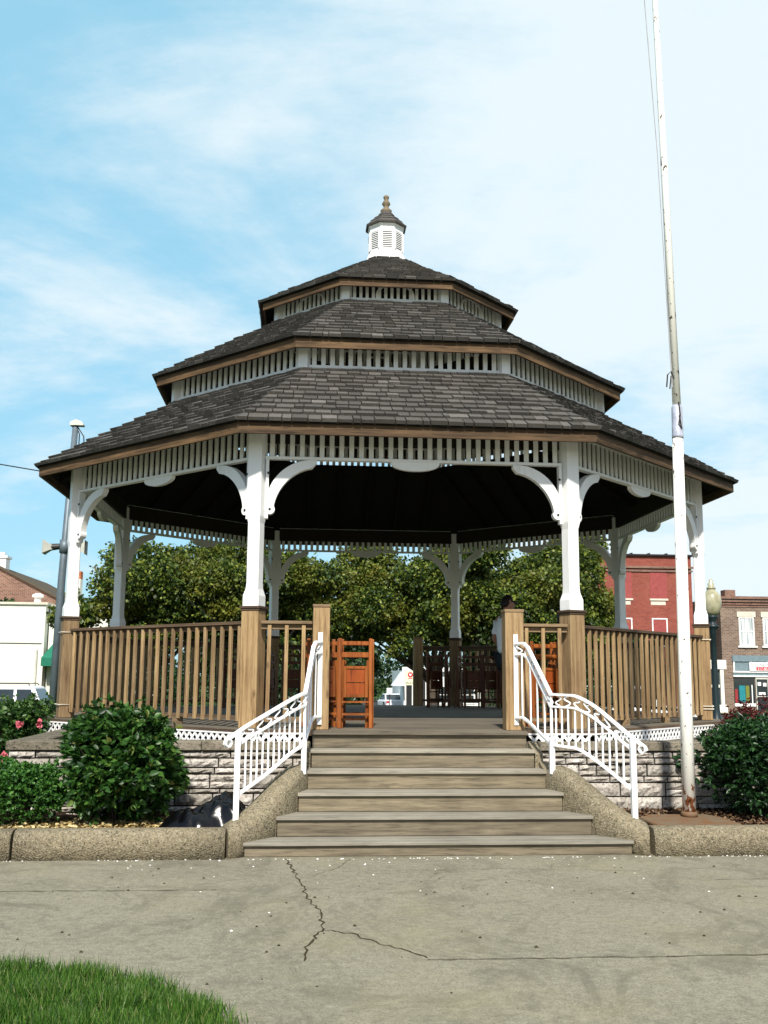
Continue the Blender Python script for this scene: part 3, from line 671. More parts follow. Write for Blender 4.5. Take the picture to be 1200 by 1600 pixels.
# cupola
cu=empty('cupola',(0,0,0),0,parent=G)
def octring(r_,z,off=0): return [(r_*math.cos(R(22.5+45*j)),r_*math.sin(R(22.5+45*j)),z) for j in range(8)]
MB().rings([octring(.375,8.55),octring(.355,8.70),octring(.305,8.80),octring(.305,9.25),octring(.33,9.27),octring(.335,9.33)]).build('cupola_body',M['white'],cu)
for f in range(8):
    a=.305*math.cos(R(22.5)); m=MB(); m.bx(-.085,.085,-a-.004,-a+.002,8.86,9.16); m.build('louvre_opening',M['dark'],cu,rz=rf(f))
    m=MB(); m.bx(-.10,-.08,-a-.016,-a,8.84,9.18); m.bx(.08,.10,-a-.016,-a,8.84,9.18)
    for i in range(9): m.bx(-.08,.08,-a-.013,-a-.004,8.868+i*.033,8.868+i*.033+.013)
    m.build('louvre',M['white'],cu,rz=rf(f))
MB().rings([octring(.365,9.285),octring(.375,9.315),octring(.35,9.33),octring(.29,9.39),octring(.30,9.395),octring(.22,9.46),octring(.23,9.465),octring(.14,9.53),octring(.15,9.535),octring(.08,9.62)]).build('cupola_roof',M['shingle'],cu)
MB().lathe([(.09,9.58),(.10,9.64),(.05,9.68),(.045,9.72),(.075,9.76),(.06,9.80),(.03,9.84),(.05,9.87),(.05,9.90),(.0,9.94)],n=14).build('finial',plain('weathered_finial',(.17,.13,.08),.6),cu,smooth=True)
# small flood-light box on rear right post and string ties
t=MB(); t.box((3.62+SX,2.6,2.78),(.12,.1,.2)); tag(t.build('outlet_box',M['green_metal'],bevel=.01),'grey outlet box fixed beside the rear right white post','outlet box')
def ties(k,label,zs):
    v=vert(k,RP); o=MB()
    for z in zs:
        p=[(.125*a_,.125*b_,z) for a_,b_ in ((-1,-1),(1,-1),(1,1),(-1,1),(-1,-1))]
        o.tube([Matrix.Rotation(A0(k)+R(90),4,'Z')@Vector(q) for q in p],.006,5)
    tag(o.build('string_tie',M['string'],loc=(v.x+SX,v.y,0)),label,'string')
ties(6,'white string tied round the far left cedar pedestal',(HD+.18,HD+1.17))
ties(1,'white string tied round the far right cedar pedestal',(HD+.16,HD+.20,HD+1.16))

# ---------------------------------------------------------------- iron handrails
def smooth_path(P,n=6):
    out=[]; P=[Vector(p) for p in P]
    for i in range(len(P)-1):
        p0=P[max(i-1,0)];p1=P[i];p2=P[i+1];p3=P[min(i+2,len(P)-1)]
        for j in range(n):
            t=j/n; out.append(.5*((2*p1)+(-p0+p2)*t+(2*p0-5*p1+4*p2-p3)*t*t+(-p0+3*p1-3*p2+p3)*t*t*t))
    out.append(P[-1]); return out
def handrail(s,label):
    t=empty('iron_handrail',(SX,-5.9,.3),label=label,cat='handrail')
    O=Vector((0,-5.9,.3))
    def W(p): return Vector((s*(p[0]-SX),p[1],p[2]))-O
    top=[(1.07,-4.99,2.03),(1.15,-5.06,2.03),(1.18,-5.15,1.98),(1.245,-5.9,1.472),(1.36,-6.05,1.468),(1.46,-6.15,1.455),(1.60,-6.28,1.365),(1.75,-6.43,1.215),(1.893,-6.58,1.065),(1.96,-6.66,1.0)]
    bot=[(1.07,-4.99,1.20),(1.13,-5.06,1.20),(1.17,-5.16,1.16),(1.249,-5.9,.955),(1.36,-6.05,.945),(1.47,-6.15,.925),(1.60,-6.28,.83),(1.73,-6.43,.71),(1.86,-6.58,.58)]
    if s<0:
        top=[(1.07,-4.99,2.03),(1.13,-5.06,2.02),(1.16,-5.15,1.96),(1.245,-5.9,1.472),(1.325,-6.02,1.44),(1.42,-6.15,1.39),(1.645,-6.37,1.26),(1.80,-6.5,1.17),(1.895,-6.58,1.105),(1.97,-6.66,1.05)]
        bot=[(1.07,-4.99,1.20),(1.13,-5.06,1.20),(1.17,-5.16,1.16),(1.249,-5.9,.955),(1.375,-6.03,.88),(1.50,-6.18,.785),(1.59,-6.28,.715),(1.70,-6.4,.64),(1.86,-6.58,.54)]
    mid=[(x,y,z-.125) for x,y,z in top[:9]]
    def fine(P,a=3): # straight first part, smooth from index a
        return P[:a]+[tuple(v) for v in smooth_path(P[a:],5)]
    m=MB(); tp=[W(p) for p in fine(top)]
    for a,b in zip(tp[:-1],tp[1:]): m.bar(a,b+(b-a).normalized()*.004,.044,.024)
    # scroll end
    e=W(top[-1]); d=(W(top[-1])-W(top[-2])).normalized(); hd=Vector((d.x,d.y,0)).normalized(); c=e+Vector((0,0,-.035))-hd*.0
    ring=[c+hd*(.036*math.sin(q))+Vector((0,0,.036*math.cos(q))) for q in [i*2*PI/16*.95 for i in range(17)]]
    for a,b in zip(ring[:-1],ring[1:]): m.bar(a,b,.04,.014)
    m.build('top_rail',M['iron'],t)
    m=MB()
    for P in (mid,):
        q=[W(p) for p in fine(P)]
        for a,b in zip(q[:-1],q[1:]): m.bar(a,b+(b-a).normalized()*.003,.03,.02)
    m.build('middle_rail',M['iron'],t)
    m=MB(); q=[W(p) for p in fine(bot)]
    for a,b in zip(q[:-1],q[1:]): m.bar(a,b+(b-a).normalized()*.003,.032,.024)
    m.build('bottom_rail',M['iron'],t)
    m=MB(); p=W((1.08,-4.975,0)); m.box((p.x,p.y,1.62-.3),(.05,.012,1.02)); m.build('wall_plate',M['iron'],t)
    m=MB(); a=W((1.88,-6.6,.26)); b=W((1.88,-6.6,1.05 if s>0 else 1.09)); m.bar(a,b,.052,.052); m.build('rail_post',M['iron'],t)
    m=MB(); a=W((1.25,-5.9,.66)); b=W((1.25,-5.9,1.0)); m.bar(a,b,.052,.052); m.bar(b,W((1.25,-5.9,1.45)),.026,.026); m.build('rail_post',M['iron'],t)
    # interpolate along the path by arc length in plan
    def interp(P,q):
        P=[Vector(v) for v in fine(P)]; L=[0]
        for a,b in zip(P[:-1],P[1:]): L.append(L[-1]+(Vector((b.x,b.y))-Vector((a.x,a.y))).length)
        q=q*L[-1]
        for i in range(len(P)-1):
            if q<=L[i+1]: 
                f_=(q-L[i])/max(1e-6,L[i+1]-L[i]); return P[i].lerp(P[i+1],f_)
        return P[-1]
    T9=top[:9]; N=17
    for q in [.05,.16,.28,.40]+[.5+.5*i/12 for i in range(1,12)]:
        u=interp(bot,q); v=interp(mid,q); v=Vector((u.x,u.y,v.z)); m=MB(); m.bar(W(u),W(v),.017,.017); m.build('baluster',M['iron'],t)
    # scrollwork between top and middle rail
    m=MB(); K=17
    for i in range(K):
        q=(i+.5)/K; u=interp(mid,q); v=interp(T9,q); u2=interp(mid,min(1,q+.5/K)); 
        d=(W(u2)-W(u)); d=d.normalized() if d.length>1e-5 else Vector((1,0,0)); up=Vector((0,0,1)); c=(W(u)+W(v))/2; sg=1 if i%2 else -1
        P=[]
        for j in range(17):
            a=-1+2*j/16; ang=a*PI*1.15
            P.append(c+up*(.052*a*sg*(1.0))+d*(.036*math.sin(ang)))
        m.tube(P,.0085,5)
    m.build('scrollwork',M['iron'],t)
    return t
handrail(-1,'white wrought iron handrail with scrollwork on the left side of the steps')
handrail(1,'white wrought iron handrail with scrollwork on the right side of the steps')

# ---------------------------------------------------------------- flagpole
fp=empty('flagpole',(2.675,-5.95,.2),label='tall chipped white steel flagpole with rust spots standing on a rusty slab',cat='flagpole')
m=MB(); m.tube([(0,0,0),(.012,0,1.5),(.035,0,4.05)],[.068,.066,.058],24); m.build('lower_pole',M['pole'],fp,smooth=True)
m=MB(); m.tube([(.035,0,4.051),(.038,0,4.08),(.04,0,4.40),(.04,0,4.43)],[.062,.062,.058,.048],24); m.build('sleeve',plain('grey_sleeve',(.42,.44,.52),.4,.4,.2,.3,12),fp,smooth=True)
m=MB(); m.tube([(.04,0,4.431),(.0,0,7.5),(-.03,0,9.4),(-.07,0,12.0)],[.046,.038,.032,.024],20); m.build('upper_pole',M['pole'],fp,smooth=True)
m=MB(); m.tube([(.0,-.05,4.72),(-.03,-.05,4.8),(-.07,-.05,4.76),(-.085,-.05,4.62)],.008,6); m.tube([(-.03,-.05,4.75),(-.05,-.05,4.6)],.007,6); m.tube([(.04,-.06,4.45),(.05,-.065,4.3),(.03,-.065,4.2),(.06,-.065,4.15),(.04,-.065,4.3)],.008,6); m.build('cleat',M['bolt'],fp)
m=MB(); m.tube([(-.02,-.045,4.62),(-.08,-.03,7.4),(-.17,-.02,9.5),(-.26,0,11.9)],.006,5); m.build('halyard',M['rope'],fp)
m=MB(); secs=[]
pl=[(-.42,-.30),(.25,-.66+.03),(.62,-.50),(.45,.28),(-.3,.30)]
m=MB()
b=[(2.12,-6.618),(2.88,-6.618),(3.0,-6.5),(3.0,-6.0),(2.92,-5.78),(2.32,-5.76),(2.13,-5.98)]
n=len(b); m.v+=[(x,y,.15) for x,y in b]+[(x,y,.235) for x,y in b]; m.f+=[tuple(range(n,2*n))]+[(i,(i+1)%n,(i+1)%n+n,i+n) for i in range(n)]
tag(m.build('pole_footing',M['rust'],bevel=.012),'rust stained flat concrete slab under the flagpole','slab')
m=MB().lathe([(.085,0),(.085,.035),(.07,.05)],(2.675,-5.95,.236)); tag(m.build('base_collar',M['rust'],smooth=True),'rusted ring around the foot of the flagpole','collar')

# ---------------------------------------------------------------- shrubs and trees
def leaves(name,mat,C,D,size,seed,parent=None,aspect=.45,six=True,jit=.5):
    rs=np.random.RandomState(seed); n=len(C); D=D+rs.normal(0,jit,(n,3)); D/=np.linalg.norm(D,axis=1)[:,None]+1e-9
    r_=rs.normal(0,1,(n,3)); S=np.cross(D,r_); S/=np.linalg.norm(S,axis=1)[:,None]+1e-9; Nn=np.cross(S,D)
    L=(size*rs.uniform(.6,1.25,n))[:,None]; W=L*aspect*.5
    if six:
        V=np.zeros((n,7,3)); V[:,0]=C; V[:,1]=C+D*L*.3+S*W*.9+Nn*L*.06; V[:,2]=C+D*L*.62+S*W*.85+Nn*L*.05; V[:,3]=C+D*L-Nn*L*.12; V[:,4]=C+D*L*.62-S*W*.85+Nn*L*.05; V[:,5]=C+D*L*.3-S*W*.9+Nn*L*.06; V[:,6]=C+D*L*.5-Nn*L*.02
        b=np.arange(n)[:,None]*7; F=np.concatenate([b+[0,1,6],b+[1,2,6],b+[2,3,6],b+[3,4,6],b+[4,5,6],b+[5,0,6]],0)
    else:
        V=np.zeros((n,4,3)); V[:,0]=C; V[:,1]=C+D*L*.5+S*W+Nn*L*.08; V[:,2]=C+D*L; V[:,3]=C+D*L*.5-S*W+Nn*L*.08
        b=np.arange(n)[:,None]*4; F=np.concatenate([b+[0,1,2],b+[0,2,3]],0)
    return fastmesh(name,V.reshape(-1,3),F,mat,parent)
def blobpts(blobs,n,rs,inner=.55):
    vol=np.array([b[3]*b[4]*b[5] for b in blobs])**.67; vol/=vol.sum(); idx=rs.choice(len(blobs),n,p=vol); B=np.array(blobs)[idx]
    d=rs.normal(0,1,(n,3)); d/=np.linalg.norm(d,axis=1)[:,None]; rad=(inner+(1-inner)*rs.uniform(0,1,n)**.5)[:,None]*(1+.12*rs.normal(0,1,(n,1)))
    P=B[:,:3]+d*B[:,3:6]*rad; return P,d
def shrub(name,loc,rad,h,label,mat,n,size,seed,aspect=.45,cat='shrub',droop=.5,clump=26,group=None,ry=None,whorl=5,jit=.45,flat=0):
    t=empty(name,loc,label=label,cat=cat,group=group); rs=np.random.RandomState(seed); r_=random.Random(seed); ry=ry or rad
    bl=[(0,0,h*.5,rad*.84,ry*.84,h*.49),(0,0,h*.66,rad*.70,ry*.70,h*.30)]
    for i in range(clump):
        a=r_.uniform(0,2*PI); e=r_.uniform(-.55,1.25); rr_=.68
        bl.append((rad*rr_*math.cos(a)*math.cos(e),ry*rr_*math.sin(a)*math.cos(e),h*.5+h*.36*math.sin(e),rad*r_.uniform(.2,.34),ry*r_.uniform(.2,.34),h*r_.uniform(.13,.2)))
    for i in range(14):
        a=r_.uniform(0,2*PI); e=r_.uniform(-.1,1.3); q=r_.uniform(.92,1.12); bl.append((rad*q*math.cos(a)*math.cos(e),ry*q*math.sin(a)*math.cos(e),h*.5+h*.5*q*math.sin(e),rad*.10,ry*.10,h*.09))
    P,d=blobpts(bl,n//whorl,rs); k=(P[:,2]>.03); P=P[k]; d=d[k]
    P=np.repeat(P,whorl,0); d=np.repeat(d,whorl,0); out=P-np.array([0,0,h*.35]); out/=np.linalg.norm(out,axis=1)[:,None]
    ang=np.tile(np.arange(whorl)*2*PI/whorl,len(P)//whorl)+np.repeat(rs.uniform(0,6,len(P)//whorl),whorl)
    sd_=np.stack([np.cos(ang),np.sin(ang),-droop+0*ang],1)
    leaves('foliage',mat,P,out*.75+sd_*.8,size,seed,t,aspect,jit=jit)
    m=MB()
    for i in range(12):
        a=r_.uniform(0,2*PI); q=r_.uniform(.3,.8); m.tube([(0.05*math.cos(a),.05*math.sin(a),-.03),(rad*q*.5*math.cos(a),ry*q*.5*math.sin(a),h*.4),(rad*q*math.cos(a),ry*q*math.sin(a),h*r_.uniform(.6,.85))],[.012,.009,.004],5)
    m.build('stems',M['bark'],t); return t
shrub('round_shrub',(-3.17,-5.82,.17),.68,1.13,'large round glossy leaved green shrub in front of the left stone wall',M['leafL'],15000,.092,31,.50,jit=.4)
shrub('low_shrub',(-4.22,-6.0,.17),.66,.60,'low fine leaved bright green shrub at the far left behind the curb',M['leafS'],17000,.042,32,.6,clump=30,ry=.5)
shrub('low_shrub',(-5.4,-6.0,.17),.75,.62,'low fine leaved green shrub half outside the left edge',M['leafS'],8000,.046,35,.6,clump=30,ry=.5)
shrub('dark_shrub',(3.72,-5.5,.17),.80,1.06,'large dense dark green shrub beside the flagpole at the right edge',M['leafR'],19000,.07,33,.42)
rb=shrub('rose_bush',(-5.25,-2.2,.0),.75,1.27,'leafy rose bush with pink blooms behind the left end of the stone wall',M['rose'],16000,.06,34,.6,ry=.9,clump=36)
rb2=shrub('rose_bush',(-6.4,-2.6,.0),.85,1.22,'leafy green bush at the left edge before the parked white car',M['rose'],9000,.062,36,.6,ry=.9,clump=36)
shrub('rose_bush',(-5.35,-4.0,.0),.62,.95,'dark leafy bush between the wall corner and the left edge',M['rose'],9000,.06,37,.6,ry=.6,clump=30)
shrub('rose_bush',(-5.35,-.1,.0),.42,1.32,'upright leafy bush beside the foot of the grey light pole',M['rose'],5000,.06,38,.6,ry=.5,clump=20)
shrub('red_shrub',(4.75,-3.2,.0),.72,1.33,'dark red leaved barberry shrub at the far right behind the green shrub',M['barb'],12000,.045,39,.5,ry=.7,clump=34)
shrub('red_shrub',(6.3,-2.6,.0),.85,1.38,'dark red leaved shrub cut by the right edge',M['barb'],6000,.05,40,.5,ry=.7,clump=34)
def flower(parent,p,s,seed,mat):
    rs=np.random.RandomState(seed); n=16; C=np.tile(np.array([p]),(n,1))+rs.normal(0,s*.12,(n,3)); D=rs.normal(0,1,(n,3)); D[:,1]-=1; leaves('bloom',mat,C,D/np.linalg.norm(D,axis=1)[:,None],s,seed,parent,1.0,jit=.2)
flower(rb,(.36,-.92,1.0),.058,1,M['pink']); flower(rb,(.60,-.90,1.02),.058,2,M['pink']); flower(rb,(.29,-1.3,.66),.06,3,M['pink'])

def tree(name,loc,blobs,th,label,mat,n,size,seed,cat='tree',aspect=.75,group=None,tr=.2):
    t=empty(name,loc,label=label,cat=cat,group=group); rs=np.random.RandomState(seed); r_=random.Random(seed); bl=[]
    for b in blobs:
        for i in range(9):
            d=Vector((r_.gauss(0,1),r_.gauss(0,1),r_.gauss(0,1))).normalized(); q=r_.uniform(.45,.85)
            bl.append((b[0]+d.x*b[3]*q,b[1]+d.y*b[4]*q,b[2]+d.z*b[5]*q,b[3]*r_.uniform(.28,.46),b[4]*r_.uniform(.28,.46),b[5]*r_.uniform(.22,.36)))
    P,d=blobpts(bl,n//3,rs,.5); P=np.repeat(P,3,0)+rs.normal(0,size*.35,(len(P)*3,3)); d=np.repeat(d,3,0)
    D=d*.6+np.array([0,0,-.35]); leaves('crown',mat,P,D,size,seed,t,aspect,six=False,jit=.6)
    m=MB(); m.tube([(0,0,-.1),(.03,.02,th*.5),(0,0,th)],[tr*1.25,tr,tr*.8],10)
    for i,b in enumerate(bl[::3]):
        m.tube([(0,0,th*r_.uniform(.75,1)),(b[0]*.45,b[1]*.45,th+(b[2]-th)*.4),(b[0],b[1],b[2])],[tr*.45,tr*.25,tr*.06],6)
    m.build('trunk',M['bark'],t,smooth=True); return t
tb=[((-6.1,17.5),[(0,0,3.3,2.2,2.0,1.7),(-.7,0,2.3,1.9,1.6,1.1),(1.0,0,3.6,1.6,1.6,1.4)],'leafy dark green street tree seen between the two left gazebo posts',41,6.5),
    ((-2.6,18.0),[(0,0,3.4,2.1,2.0,1.5),(.4,-.3,2.3,2.0,1.6,1.1),(-1,0,3.8,1.4,1.4,1.35)],'green street tree behind the left front gazebo post, next to the sky gap',42,6.3),
    ((3.25,18.8),[(-1.7,0,3.6,2.4,2.0,1.6),(-1.3,0,4.0,1.8,1.5,1.45),(-3.0,0,2.7,1.5,1.6,1.1),(-.2,0,3.4,1.6,1.5,1.4),(-.9,-.3,2.2,1.5,1.2,.65),(.3,0,2.3,1.2,1.2,.6)],'yellowing street tree in the middle behind the steps opening',43,6.3),
    ((5.0,17.5),[(0,0,3.5,2.3,2.0,1.6),(.6,0,2.6,2.0,1.6,1.1),(-.6,0,4.1,1.3,1.4,1.2)],'green street tree behind the man, left of the right front post',44,6.3),
    ((6.9,20.5),[(0,0,3.8,2.0,1.8,1.5),(.3,0,2.8,2.0,1.5,1.2)],'green street tree directly behind the right front post',46,6.3),
    ((8.3,19.0),[(0,0,3.5,1.6,1.8,1.9),(-.5,0,2.5,1.5,1.5,1.2),(.4,0,4.3,1.1,1.4,1.2)],'street tree partly covering the red brick building',45,6.3)]
for (x,y),bl,lab,sd0,_ in tb:
    tree('street_tree',(x,y,gz(y)),[(b[0],b[1],b[2]*1.08+.95,b[3]*1.28,b[4]*1.1,b[5]*1.26) for b in bl],1.9,lab,M['tree'],66000,.125,sd0,group='street trees behind the gazebo')
for i,(x,y,h,lab) in enumerate([(-17,40,6.2,'dark tree crown rising behind the white corner building'),(-4,34,6,'dark tree far behind the left bay'),(-.5,36,6.0,'dark tree far behind the middle opening'),(10,36,6.2,'dark tree far behind the right front post'),(16.5,40,4.8,'dark tree in front of the red brick building foot'),(-1.6,30,4.2,'low dark tree behind the centre of the deck')]):
    tree('background_tree',(x,y,gz(y)),[(0,0,h*.62,2.6,2.4,h*.33),(1.2,0,h*.45,2.2,2,h*.3),(-1.3,0,h*.5,2.0,2,h*.3)],1.6,lab,M['tree2'],13000,.26,60+i,group='trees across the street')
# leafy branch overlapping the white building at the left
tree('street_tree',(-8.9,16.0,gz(16)),[(.75,0,3.6,.55,.5,.8),(.6,0,2.7,.45,.4,.35)],1.9,'sparse leafy tree edge overlapping the white building beside the grey pole',M['tree'],1100,.16,77,group='street trees behind the gazebo',tr=.1)

# ---------------------------------------------------------------- black plastic bag
def tarp():
    nx,ny=60,34; V=[];F=[]; rs=np.random.RandomState(4); ph=rs.uniform(0,6,8)
    for j in range(ny):
        for i in range(nx):
            u=i/(nx-1)*2-1; v=j/(ny-1)*2-1; rr_=min(1,(abs(u)**5+abs(v)**4)**.4)
            h=(1-rr_**2.2)*(.19+.05*math.sin(u*5.3+v*2)+.06*math.sin(u*3.1+1)+.05*math.cos(v*2+u*2))
            f=.05*abs(math.sin(u*5+v*7+ph[0]+1.5*math.sin(v*3)))+.04*abs(math.sin(u*11-v*4+ph[1]))+.010*math.sin(v*17+u*5+ph[2]); h+=f*(1-rr_)**.5 if rr_<1 else 0
            x=u*.46+.05*math.sin(v*4+.5); y=v*.30+.03*math.sin(u*6)
            V.append((x,y,h))
    for j in range(ny-1):
        for i in range(nx-1): F.append((j*nx+i,j*nx+i+1,(j+1)*nx+i+1,(j+1)*nx+i))
    V+= [(x,y,-.03) for x,y,_ in V]; o=len(F); N=nx*ny
    o=fastmesh('plastic_bag',V[:N],F,M['tarp'],smooth=True); o.scale=(1,1,.75); o.location=(-2.2,-6.24,.2)
    tag(o,'shiny black plastic bag crumpled on the bed beside the left cheek wall','plastic bag')
tarp()

# ---------------------------------------------------------------- folding chairs
def folding_chair(label,mat,matp,group):
    t=empty('folding_chair',(0,0,0),label=label,cat='folding chair',group=group); w_=.40
    for s in (-1,1):
        m=MB(); m.bar((s*(w_/2-.02),0,0),(s*(w_/2-.02),.045,1.02),.04,.026,up=(0,1,0)); m.tube([(s*(w_/2-.02)-.02,.045,1.02),(s*(w_/2-.02)+.02,.045,1.02)],.013,8); m.build('side_rail',mat,t,bevel=.004)
    m=MB(); m.box((0,.035,.975),(w_-.085,.018,.045)); m.build('back_slat',mat,t,bevel=.003)
    m=MB(); m.box((0,.030,.84),(w_-.085,.018,.06)); m.build('back_slat',mat,t,bevel=.003)
    m=MB()
    for s in (-1,1): m.box((s*(w_/2-.075),-.018,.53),(.035,.024,.36))
    m.box((0,-.018,.693),(w_-.19,.024,.034)); m.box((0,-.018,.367),(w_-.19,.024,.034)); m.build('seat_frame',mat,t,bevel=.004)
    m=MB(); m.box((0,-.012,.60),(w_-.19,.012,.15)); m.box((0,-.010,.45),(w_-.19,.012,.13)); m.build('seat_panel',matp,t)
    m=MB(); m.box((0,.0,.16),(w_-.085,.016,.025)); m.box((0,.06,.10),(w_-.12,.016,.025)); m.box((0,.0,.30),(w_-.085,.016,.02)); m.build('rung',mat,t)
    for s in (-1,1):
        m=MB(); m.bar((s*(w_/2-.055),.09,0),(s*(w_/2-.055),.02,.78),.028,.022,up=(0,1,0)); m.build('rear_leg',mat,t)
    return t
ch=folding_chair('bright orange varnished wooden folding chair standing folded at the left of the steps opening',M['chair'],M['chairpanel'],'folded wooden chairs on the deck')
ch.location=(-.735,-4.62,HD); ch.rotation_euler=(0,0,R(4))
def put(loc,rz,label):
    c=copy_tree(ch); c.location=loc; c.rotation_euler=(0,0,rz); c['label']=label; return c
put((-1.10,-4.42,HD),R(2),'folded wooden chair half hidden behind the left entrance post')
put((-.72,-4.48,HD),R(7),'second folded chair directly behind the bright orange one')
put((-.70,-4.34,HD),R(-3),'third folded chair back in the small left stack')
put((-1.16,-4.2,HD),R(-6),'folded chair at the back of the stack behind the left entrance post')
put((1.62,-4.25,HD),R(10),'folded orange chair with visible slats behind the short right railing')
put((1.60,-4.1,HD),R(5),'second folded chair behind the short right railing')
put((1.58,-3.95,HD),R(-2),'third folded chair behind the short right railing')
put((1.86,-4.1,HD),R(80),'folded chair turned edge on behind the right front post')
dk=folding_chair('folded wooden chair with shade in its colour at the left end of the shaded rear row',M['chairshade'],M['chairshade'],'folded chairs stacked in the shade at the rear')
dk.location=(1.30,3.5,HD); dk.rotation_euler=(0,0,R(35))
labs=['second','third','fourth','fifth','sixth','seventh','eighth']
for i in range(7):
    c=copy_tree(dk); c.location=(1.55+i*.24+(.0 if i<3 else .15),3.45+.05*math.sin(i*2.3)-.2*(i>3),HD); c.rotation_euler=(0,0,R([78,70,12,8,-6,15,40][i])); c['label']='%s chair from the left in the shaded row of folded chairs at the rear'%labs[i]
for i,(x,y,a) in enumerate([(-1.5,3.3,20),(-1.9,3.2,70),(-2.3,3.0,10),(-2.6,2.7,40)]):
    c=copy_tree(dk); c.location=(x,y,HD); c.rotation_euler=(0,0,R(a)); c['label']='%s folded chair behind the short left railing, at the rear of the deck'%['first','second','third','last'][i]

# ---------------------------------------------------------------- person
def skin(name,verts,edges,radii,mat,parent,sub=2,root=0):
    me=bpy.data.meshes.new(name); me.from_pydata(verts,edges,[]); me.materials.append(mat)
    o=bpy.data.objects.new(name,me); col.objects.link(o); o.parent=parent
    o.modifiers.new('skin','SKIN'); 
    if not me.skin_vertices: 
        pass
    for i,sv in enumerate(me.skin_vertices[0].data):
        r_=radii[i]; sv.radius=(r_,r_) if isinstance(r_,(int,float)) else r_; sv.use_root=(i==root)
    s=o.modifiers.new('sub','SUBSURF'); s.levels=sub; s.render_levels=sub
    o.modifiers['skin'].use_smooth_shade=True
    return o
def person():
    t=empty('person',(1.83,-.85,HD),R(12),label='man in white short sleeved shirt, dark trousers and sunglasses behind the right entrance post',cat='person')
    # faces +x ; y = left side
    V=[(0,0,.95),(.01,0,1.12),(-.01,0,1.32),(-.01,0,1.46),(.01,0,1.53),(.03,0,1.585),(.045,0,1.66),(.04,0,1.72)]
    E=[(0,1),(1,2),(2,3),(3,4),(4,5),(5,6),(6,7)]; Rr=[(.13,.15),(.12,.13),(.13,.165),(.09,.13),.068,(.098,.082),(.115,.092),(.085,.070)]
    def addc(start,pts,rad):
        k=start
        for p,q in zip(pts,rad): V.append(p);Rr.append(q);E.append((k,len(V)-1));k=len(V)-1
        return k
    hands=[]
    for s in (-1,1):
        addc(0,[(0,s*.10,.88),(.02+.03*s,s*.11,.50),(-.01+.05*s,s*.12,.09),(.10+.05*s,s*.13,.035)],[.10,.058,.042,.035])
        h=addc(3,[(-.02,s*.19,1.42),(-.12,s*.23,1.14),(.06,s*.22,.98),(.11,s*.21,.955),(.15,s*.205,.94)],[.055,.045,.032,.024,.030]); hands.append(h)
        hp=Vector(V[h])
        for j,(dy,L) in enumerate(((-.027,.062),(-.009,.072),(.009,.068),(.027,.052))):
            addc(h,[tuple(hp+Vector((.03,dy,-.004))),tuple(hp+Vector((.03+L*.6,dy*1.1,-.02))),tuple(hp+Vector((.03+L*.9,dy*1.1,-.05)))],[.009,.0085,.007])
        addc(h,[tuple(hp+Vector((-.0,-s*.035,-.008))),tuple(hp+Vector((.04,-s*.05,-.02)))],[.010,.008])
    t.scale=(1.03,1.03,1.035); skin('body',V,E,Rr,M['skin'],t)
    # shirt
    V2=[(0,0,.88),(.012,0,1.08),(-.005,0,1.28),(-.01,0,1.43),(.0,0,1.50)];E2=[(0,1),(1,2),(2,3),(3,4)];R2=[(.17,.185),(.15,.165),(.155,.19),(.125,.165),(.07,.075)]
    for s in (-1,1):
        k=3
        for p,q in (((-.02,s*.20,1.415),.078),((-.075,s*.225,1.27),.07),((-.105,s*.235,1.19),.072)): V2.append(p);R2.append(q);E2.append((k,len(V2)-1));k=len(V2)-1
    skin('shirt',V2,E2,R2,M['shirt'],t)
    V3=[(0,0,.90)];E3=[];R3=[(.145,.165)]
    for s in (-1,1):
        k=0
        for p,q in (((0,s*.10,.84),.115),((.02+.03*s,s*.11,.50),.08),((-.01+.05*s,s*.12,.06),.068)): V3.append(p);R3.append(q);E3.append((k,len(V3)-1));k=len(V3)-1
    skin('trousers',V3,E3,R3,M['pants'],t)
    for s in (-1,1):
        m=MB(); m.rings([[(x+.05*s,s*.13+yy*wd,zz*hh) for yy,zz in ((-1,0),(1,0),(1,.6),(.4,1),(-.4,1),(-1,.6))] for x,wd,hh in ((-.08,.035,.07),(.0,.042,.09),(.1,.048,.07),(.19,.035,.05),(.22,.02,.03))]); m.build('shoe',M['shoe'],t)
    # hair cap: back, top and sides of the head
    m=MB(); rings_=[]
    for i in range(9):
        th=PI*i/12
        rings_.append([(.02+.118*math.sin(th)*math.cos(a)*(1 if math.cos(a)<.2 else .72),.092*math.sin(th)*math.sin(a),1.70+.112*math.cos(th)*(1 if i<5 else .55)-(.030*(1-math.cos(a))*(i/8))) for a in [2*PI*j/16 for j in range(16)]])
    m.rings(rings_); m.build('hair',M['hair'],t,smooth=True)
    m=MB(); m.tube([(.10,-.075,1.685),(.138,-.045,1.685),(.146,0,1.69),(.138,.045,1.685),(.10,.075,1.685)],[.014,.020,.012,.020,.014],8); m.bar((.11,-.075,1.705),(.02,-.083,1.71),.006,.01); m.bar((.11,.075,1.705),(.02,.083,1.71),.006,.01); m.build('sunglasses',M['dark'],t)
    m=MB(); m.rings([[(.115,-.012,1.69),(.115,.012,1.69),(.12,.008,1.70)],[(.152,-.016,1.655),(.152,.016,1.655),(.150,0,1.665)],[(.12,-.012,1.645),(.12,.012,1.645),(.13,0,1.65)]]); m.build('nose',M['skin'],t,smooth=True)
    for s in (-1,1):
        m=MB(); m.lathe([(.005,-.03),(.016,-.015),(.02,.01),(.01,.03)],(.02,s*.082,1.69),8); m.build('ear',M['skin'],t,smooth=True)
person()

